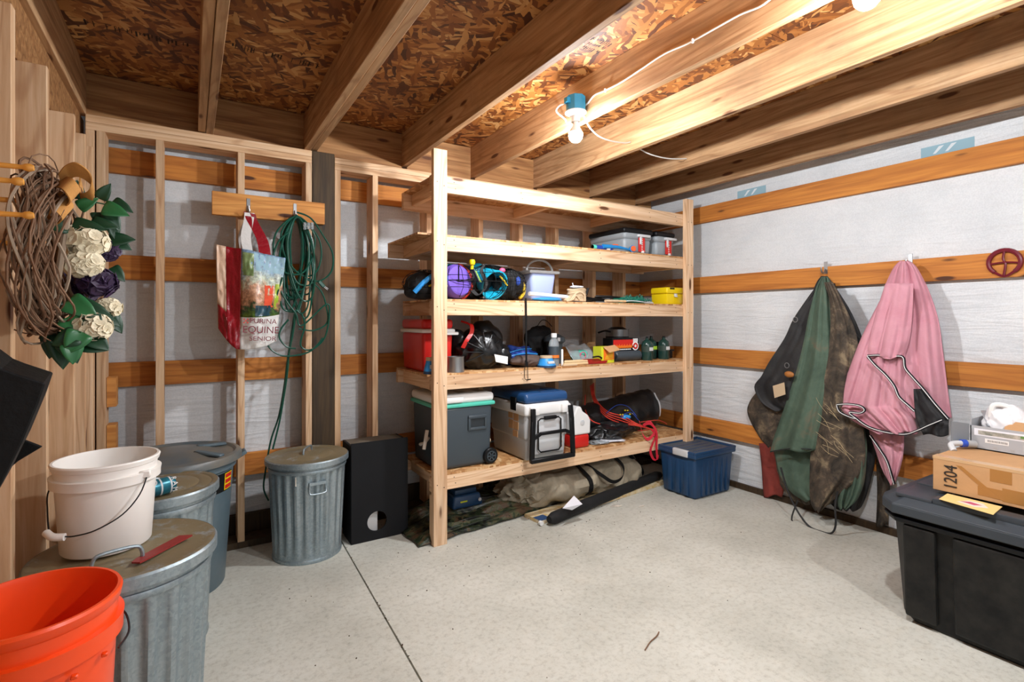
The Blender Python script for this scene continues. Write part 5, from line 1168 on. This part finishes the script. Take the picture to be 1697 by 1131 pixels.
# teal can lying on the middle lid
t = thing('teal_drinks_can', 'teal patterned can lying on the middle can lid', 'can')
M['teal_can'] = plain('teal_can', '1f8296', .3, metal=.3, noise_amt=1, col2='0f4556', nscale=22)
e1 = wz(291, 800, .705); e0 = e1+Vector((-.15, -.07, 0)); e1.z = .702; e0.z = .702
m = MB(); m.lathe([(0, 0), (.026, 0), (.034, .012), (.034, .145), (.027, .158), (.025, .158), (0, .152)], 28, e0, e1-e0); m.build('body', 'teal_can', t, True)
for q in (.62, .83):
    m = MB(); L = (e1-e0).length; m.lathe([(.0345, L*q-.003), (.0345, L*q+.003)], 28, e0, e1-e0); m.build('pale_band', 'lite_grey', t, True)
ax = (e1-e0).normalized(); upv = Vector((0, 0, 1)); nn = ax.cross(upv); 
for i_, (ch, q, f_) in enumerate((('M', .9, -.4), ('A', .9, .3), ('R', .9, .95))):
    d = nn*math.cos(f_)+upv*math.sin(f_); c = e0+ax*((e1-e0).length*q)+d*.0352
    mt = Matrix((ax.cross(d)*-1, ax*-1, d)).transposed() if 0 else Matrix((-(d.cross(ax)), ax*1, d)).transposed()
    R3 = Matrix((d.cross(ax)*-1, ax*0+ax, d)).transposed()
    tx = text_mesh('print', ch, .026, 'white', t, (0, 0, 0), (0, 0, 0)); X = ax.cross(d); tx.rotation_euler = Matrix((X, (d.cross(X)), d)).transposed().to_euler(); tx.location = c
c = e0+ax*((e1-e0).length*.42)+(nn*.55+upv*.83).normalized()*.0345
m = MB(); m.lathe([(.016, 0), (.020, 0), (.020, .001), (.016, .001)], 24, c, (nn*.55+upv*.83)); m.build('round_emblem', 'lite_grey', t)
# black board with round hole
t = thing('black_hutch_box', 'tall black painted box with a round hole near its foot', 'box', (1.012, 3.205, 0), .0)
M['blk_board'] = plain('black_painted_board', '101114', .65, noise_amt=.3, col2='1c1d20', nscale=5); M['top_dust'] = plain('dusty_top', '6a5f50', .8, noise_amt=.5)
# front panel with the hole, as a ring of quads
m = MB(); x0, x1, z0, z1 = -.18, .18, 0, .615; hc = Vector((-.02, 0, .115)); hr = .062
bm_ = m.bm
def panelface(y):
    ring = []; outer = []
    for k in range(32):
        a = 2*PI*k/32; d = Vector((math.cos(a), 0, math.sin(a)))
        ring.append(bm_.verts.new(hc+d*hr+Vector((0, y, 0))))
        tmax = min([(x1-hc.x)/d.x if d.x > 1e-6 else 9, (x0-hc.x)/d.x if d.x < -1e-6 else 9, (z1-hc.z)/d.z if d.z > 1e-6 else 9, (z0-hc.z)/d.z if d.z < -1e-6 else 9])
        outer.append(bm_.verts.new(hc+d*tmax+Vector((0, y, 0))))
    return ring, outer
r1, o1 = panelface(-.012); r2, o2 = panelface(0)
cor = [(x1, z1), (x0, z1), (x0, z0), (x1, z0)]
for k in range(32):
    k2 = (k+1) % 32
    for rr, oo in ((r1, o1), (r2, o2)):
        p, q = oo[k].co, oo[k2].co; mid = None
        if abs(p.x-q.x) > 1e-5 and abs(p.z-q.z) > 1e-5:
            for cx, cz in cor:
                if (abs(p.x-cx) < 1e-5 or abs(q.x-cx) < 1e-5) and (abs(p.z-cz) < 1e-5 or abs(q.z-cz) < 1e-5): mid = bm_.verts.new((cx, p.y, cz)); break
        bm_.faces.new([rr[k], oo[k]]+([mid] if mid else [])+[oo[k2], rr[k2]])
    bm_.faces.new((r1[k], r2[k], r2[k2], r1[k2]))
m.build('front_panel', 'blk_board', t)
bx('side_panel', (-.18, .0005, 0), (-.168, .20, .60), 'blk_board', t); bx('side_panel', (.168, .0005, 0), (.18, .20, .60), 'blk_board', t)
bx('top_panel', (-.167, .0005, .585), (.167, .20, .60), 'top_dust', t)
bx('pale_board_inside', (-.16, .05, 0), (-.0, .056, .3), 'white', t)
m = MB(); m.blob((-.10, .06, .60), (.06, .04, .012), .3, 20, 1, 3); m.build('debris', 'top_dust', t, True)

# ================================================================== LEFT WALL: PEGS, WREATH, BLACK SACK
M['peg'] = plain('honey_wood_peg', 'd8953f', .4)
t = thing('peg_rack', 'honey coloured wooden peg rack on the left studs behind the wreath', 'peg rack', (XL+.001, 1.5, 1.6))
m = MB(); m.beam((.008, -.16, .10), (.008, .0, -.06), .035, .014, up=(1, 0, 0), bev=.003); m.beam((.008, -.0, .08), (.008, -.16, -.08), .035, .014, up=(1, 0, 0), bev=.003); m.beam((.01, -.02, .09), (.01, .16, -.07), .035, .014, up=(1, 0, 0), bev=.003); m.build('slats', 'peg', t, True)
for y, z in ((.0, .10), (-.08, .052), (.0, -.003), (.13, .05), (.13, -.05)):
    m = MB(); m.lathe([(0, 0), (.0065, 0), (.0055, .09), (.005, .10), (.008, .105), (.009, .112), (.006, .119), (0, .12)], 14, (.012, y, z), (1, 0, .03)); m.build('peg', 'peg', t, True)
t = thing('grapevine_wreath', 'twig wreath with burlap bow, cream and purple flowers and green leaves', 'wreath', (-.305, 1.69, 1.54))
R = random.Random(33)
M['vine'] = plain('brown_vine', '6b4a33', .85, noise_amt=.6, col2='8f735a', nscale=14); M['vine2'] = plain('grey_vine', '93806c', .8)
def vine(mb, r0, rw, n, off=0, th=(.0018, .0042)):
    for k in range(n):
        rr = r0+R.gauss(0, rw); ph = R.uniform(0, 6.28); q = R.gauss(0, rw*.9)+off; a0 = R.uniform(0, 6.28); L = R.uniform(3.0, 6.3); P = []
        for i in range(17):
            a = a0+L*i/16; d = rr+.012*math.sin(3*a+ph); P.append((q+.016*math.sin(4*a+ph), d*math.cos(a)*.72, d*math.sin(a)*1.08))
        mb.tube(P, R.uniform(*th), 5, smooth=2)
m = MB(); vine(m, .165, .019, 80, th=(.0013, .0031)); m.build('twig_ring', 'vine', t, True)
m = MB(); vine(m, .17, .02, 14, .005); m.build('pale_twig', 'vine2', t, True)
m = MB()
for k in range(22):
    a = R.uniform(0, 6.28); p = Vector((R.gauss(0, .02), .17*.72*math.cos(a), .175*math.sin(a))); d = Vector((R.uniform(-.3, .6), R.uniform(-1, 1), R.uniform(-1, 1)))*.05
    m.tube([p, p+d*.6+Vector((0, .01, .01)), p+d*1.3], .0012, 4, smooth=3)
m.build('loose_twig', 'vine', t, True)['kind'] = 'stuff'
def FP(u, v, Y): return wy(u, v, Y)-Vector((-.305, 1.69, 1.54))
m = MB(); m.tube([FP(112, 358, 1.68), FP(102, 420, 1.68), FP(90, 498, 1.68)], .0075, 8, smooth=5); m.build('pale_stick', 'vine2', t, True)
M['burlap'] = fabric('burlap', 'b07a3c', 'c9924e', 10, 400, .9)
m = MB()
m.ribbon([FP(100, 300, 1.68), FP(112, 286, 1.66), FP(130, 282, 1.64), FP(152, 300, 1.66), FP(150, 325, 1.70), FP(135, 330, 1.74), FP(135, 305, 1.76)], (.0, .022, -.012), .0015, 6)
m.ribbon([FP(98, 302, 1.68), FP(112, 305, 1.62), FP(124, 325, 1.62), (FP(108, 335, 1.66)), FP(92, 322, 1.68)], (.006, .02, .018), .0015, 6)
m.ribbon([FP(90, 325, 1.68), FP(98, 335, 1.62), FP(112, 352, 1.62), FP(98, 362, 1.64), FP(84, 345, 1.68)], (.008, .018, .020), .0015, 6); m.build('burlap_bow', 'burlap', t, True)
M['petal_cream'] = plain('cream_petal', 'e2d6b8', .6); M['petal_purple'] = plain('purple_petal', '382046', .55, noise_amt=.5, col2='1c1026', nscale=30); M['leaf'] = plain('silk_leaf', '173f25', .45, noise_amt=.7, col2='123a22', nscale=20); M['leaf2'] = plain('light_leaf', '2c6a3c', .35)
def flower(name, c, r, n, mat, pr):
    m = MB(); c = Vector(c)
    for k in range(n):
        z = R.uniform(-.9, 1); a = R.uniform(0, 6.28); q = math.sqrt(max(0, 1-z*z)); d = Vector((q*math.cos(a)*.8+.25, q*math.sin(a)*.9-.2, z)).normalized(); p = c+Vector((d.x, d.y, d.z*.75))*r*R.uniform(.75, 1)
        s_ = d.orthogonal().normalized(); s_.rotate(Matrix.Rotation(R.uniform(0, 6.28), 3, d)); u_ = d.cross(s_); w_ = pr*R.uniform(.8, 1.25)
        V = [p, p+s_*w_*.8+u_*w_*.2+d*w_*.25, p+u_*w_+d*w_*.5, p-s_*w_*.8+u_*w_*.2+d*w_*.25]
        V = [p+(s_*math.cos(g)+u_*math.sin(g)*1.1)*w_*.85+d*w_*.22 for g in [k_*PI/4 for k_ in range(8)]]; cv = m.bm.verts.new(p); vs_ = [m.bm.verts.new(v) for v in V]
        for k_ in range(8): m.bm.faces.new((cv, vs_[k_], vs_[(k_+1) % 8]))
        continue
        V2 = [p, p+s_*w_*.7-u_*w_*.3+d*w_*.2, p-u_*w_*.9+d*w_*.35, p-s_*w_*.7-u_*w_*.3+d*w_*.2]; m.bm.faces.new([m.bm.verts.new(v) for v in V2])
    m.blob(c, (r*.75, r*.75, r*.55), .1, 20, 1, 2); return m.build(name, mat, t, solid=.0006)
def FP(u, v, Y): return wy(u, v, Y)-Vector((-.305, 1.69, 1.54))
flower('cream_flower', FP(142, 400, 1.72), .050, 120, 'petal_cream', .017); flower('cream_flower', FP(138, 437, 1.72), .044, 110, 'petal_cream', .016); flower('cream_flower', FP(178, 510, 1.76), .030, 50, 'petal_cream', .014); flower('cream_flower', FP(152, 542, 1.70), .042, 100, 'petal_cream', .016)
flower('purple_flower', FP(175, 415, 1.82), .032, 60, 'petal_purple', .018); flower('purple_flower', FP(160, 468, 1.75), .040, 70, 'petal_purple', .022); flower('purple_flower', FP(135, 480, 1.85), .042, 50, 'petal_purple', .022); flower('purple_flower', FP(105, 470, 1.85), .04, 40, 'petal_purple', .022)
leafmesh = None
def leaf(p, d, L, w_, mat):
    d = Vector(d).normalized(); s_ = d.cross(Vector((.3, -1, .25))).normalized(); n = s_.cross(d); m = MB()
    def f(a, b_): ww = (math.sin(PI*a**.55)**.9 if 0 < a < 1 else 0)*w_*1.25; q = b_*2-1; return Vector(p)+d*L*1.15*(a-.12*abs(q)*math.sin(PI*min(1, a*1.6)))+s_*ww*q+n*(.06*L*math.sin(PI*a)+.22*ww*abs(q)-.10*L*a*a)
    m.grid(f, 10, 4); return m.build('leaf', mat, t, 'full', solid=.0008)
for (u, v, Y, dx, dz, L, w_, k) in ((165, 330, 1.78, .3, .5, .05, .016, 0), (170, 345, 1.76, .8, -.2, .06, .022, 1), (185, 335, 1.8, .6, -.3, .055, .018, 0), (178, 352, 1.78, .5, -.9, .055, .02, 0), (165, 352, 1.78, .2, -1, .05, .022, 0), (185, 370, 1.8, .2, -1, .045, .018, 0),
    (120, 372, 1.7, .9, -.1, .07, .018, 0), (115, 378, 1.68, -.6, .05, .05, .018, 0), (150, 370, 1.75, 1, -.1, .06, .018, 0), (130, 345, 1.72, .7, .5, .05, .016, 1), (125, 330, 1.8, .1, 1, .05, .02, 0), (180, 398, 1.8, 1, .1, .06, .02, 0), (185, 400, 1.82, .9, -.4, .05, .02, 0),
    (182, 445, 1.85, .5, -.5, .05, .02, 0), (110, 500, 1.7, .5, -.3, .075, .028, 1), (120, 505, 1.72, .9, -.3, .085, .025, 0), (100, 495, 1.75, -.3, -.2, .05, .02, 0), (140, 512, 1.75, 1, -.4, .07, .022, 0), (165, 520, 1.78, 1, -.7, .055, .026, 0), (178, 522, 1.8, .6, -.9, .06, .022, 0),
    (118, 530, 1.68, -.2, -1, .045, .022, 1), (108, 528, 1.68, .4, -.4, .05, .024, 1), (135, 550, 1.66, -.4, -.8, .06, .026, 1), (130, 555, 1.66, -1, -.5, .055, .024, 0), (118, 570, 1.66, .1, -1, .05, .022, 1), (100, 555, 1.7, .1, -1, .085, .03, 0), (150, 560, 1.7, .6, -.5, .05, .022, 0), (145, 548, 1.68, .5, .8, .05, .024, 0), (90, 548, 1.72, -.1, -1, .07, .026, 0), (110, 565, 1.68, .3, -.7, .06, .026, 0), (140, 570, 1.7, .8, -.3, .05, .022, 0)):
    leaf(FP(u, v, Y), (dx, -.15, dz), L*.9, w_*.85, 'leaf2' if k else 'leaf')
m = MB(); m.tube([FP(150, 335, 1.76), FP(170, 338, 1.78), FP(190, 345, 1.8)], .002, 5, smooth=4); m.tube([FP(100, 300, 1.74), FP(130, 330, 1.76), FP(150, 335, 1.76)], .002, 5, smooth=4); m.build('stem', 'leaf', t, True)
# black sack at the left edge
t = thing('black_rubber_sheet', 'stiff folded black sheet hanging at the left edge of the picture', 'sheet')
M['blk_sheet'] = plain('black_sheet', '040405', .6, bmp=.2, bscale=40)
P = [wy(u, v, 1.25) for u, v in ((-70, 560), (0, 612), (20, 620), (72, 637), (60, 672), (32, 740), (0, 805), (-70, 930))]
m = MB(); m.prism([p+Vector((0, .03*(p.x+.4)*3, 0)) for p in P], (-.006, .10, .012)); m.build('front_fold', 'blk_sheet', t, bev=.003)
P = [wy(u, v, 1.40) for u, v in ((-60, 700), (20, 722), (70, 741), (30, 765), (0, 790), (-60, 850))]
m = MB(); m.prism(P, (0, .008, 0)); m.build('back_fold', 'blk_sheet', t, bev=.002)
m = MB(); m.prism([wy(u, v, 1.38) for u, v in ((-40, 590), (10, 603), (13, 625), (-40, 640))], (0, .008, 0)); m.build('top_tab', 'blk_sheet', t)
o = MB(); o.tube([wz(1092, 1048, .004), wz(1088, 1055, .006), wz(1078, 1064, .004), wz(1072, 1073, .004), wz(1069, 1078, .004)], .0028, 5, smooth=4); tagp(o.build('twig', 'vine', None, True), 'small dry twig lying on the open concrete floor', 'twig')
M['crumb'] = plain('dirt_crumb', '4a3a2a', .9)
m = MB(); R = random.Random(8)
for k in range(130):
    x = R.uniform(.3, 3.2); y = R.uniform(.9, 2.9); s_ = R.uniform(.0015, .0045)
    if R.random() < .5: x = R.gauss(1.9, .5); y = R.gauss(2.7, .13)
    if x > 3.1: continue
    m.box((x, y, .0), (x+s_*1.4, y+s_, s_*.7), rot=Matrix.Rotation(R.random()*3, 3, 'Z'))
for k in range(60): y = R.uniform(1.2, 3.2); x = jx(y)+R.gauss(0, .004); s_ = R.uniform(.002, .005); m.box((x, y, 0), (x+s_, y+s_, s_*.7))
tagp(m.build('floor_crumbs', 'crumb'), 'dirt crumbs scattered over the concrete floor', 'dirt', kind='stuff')
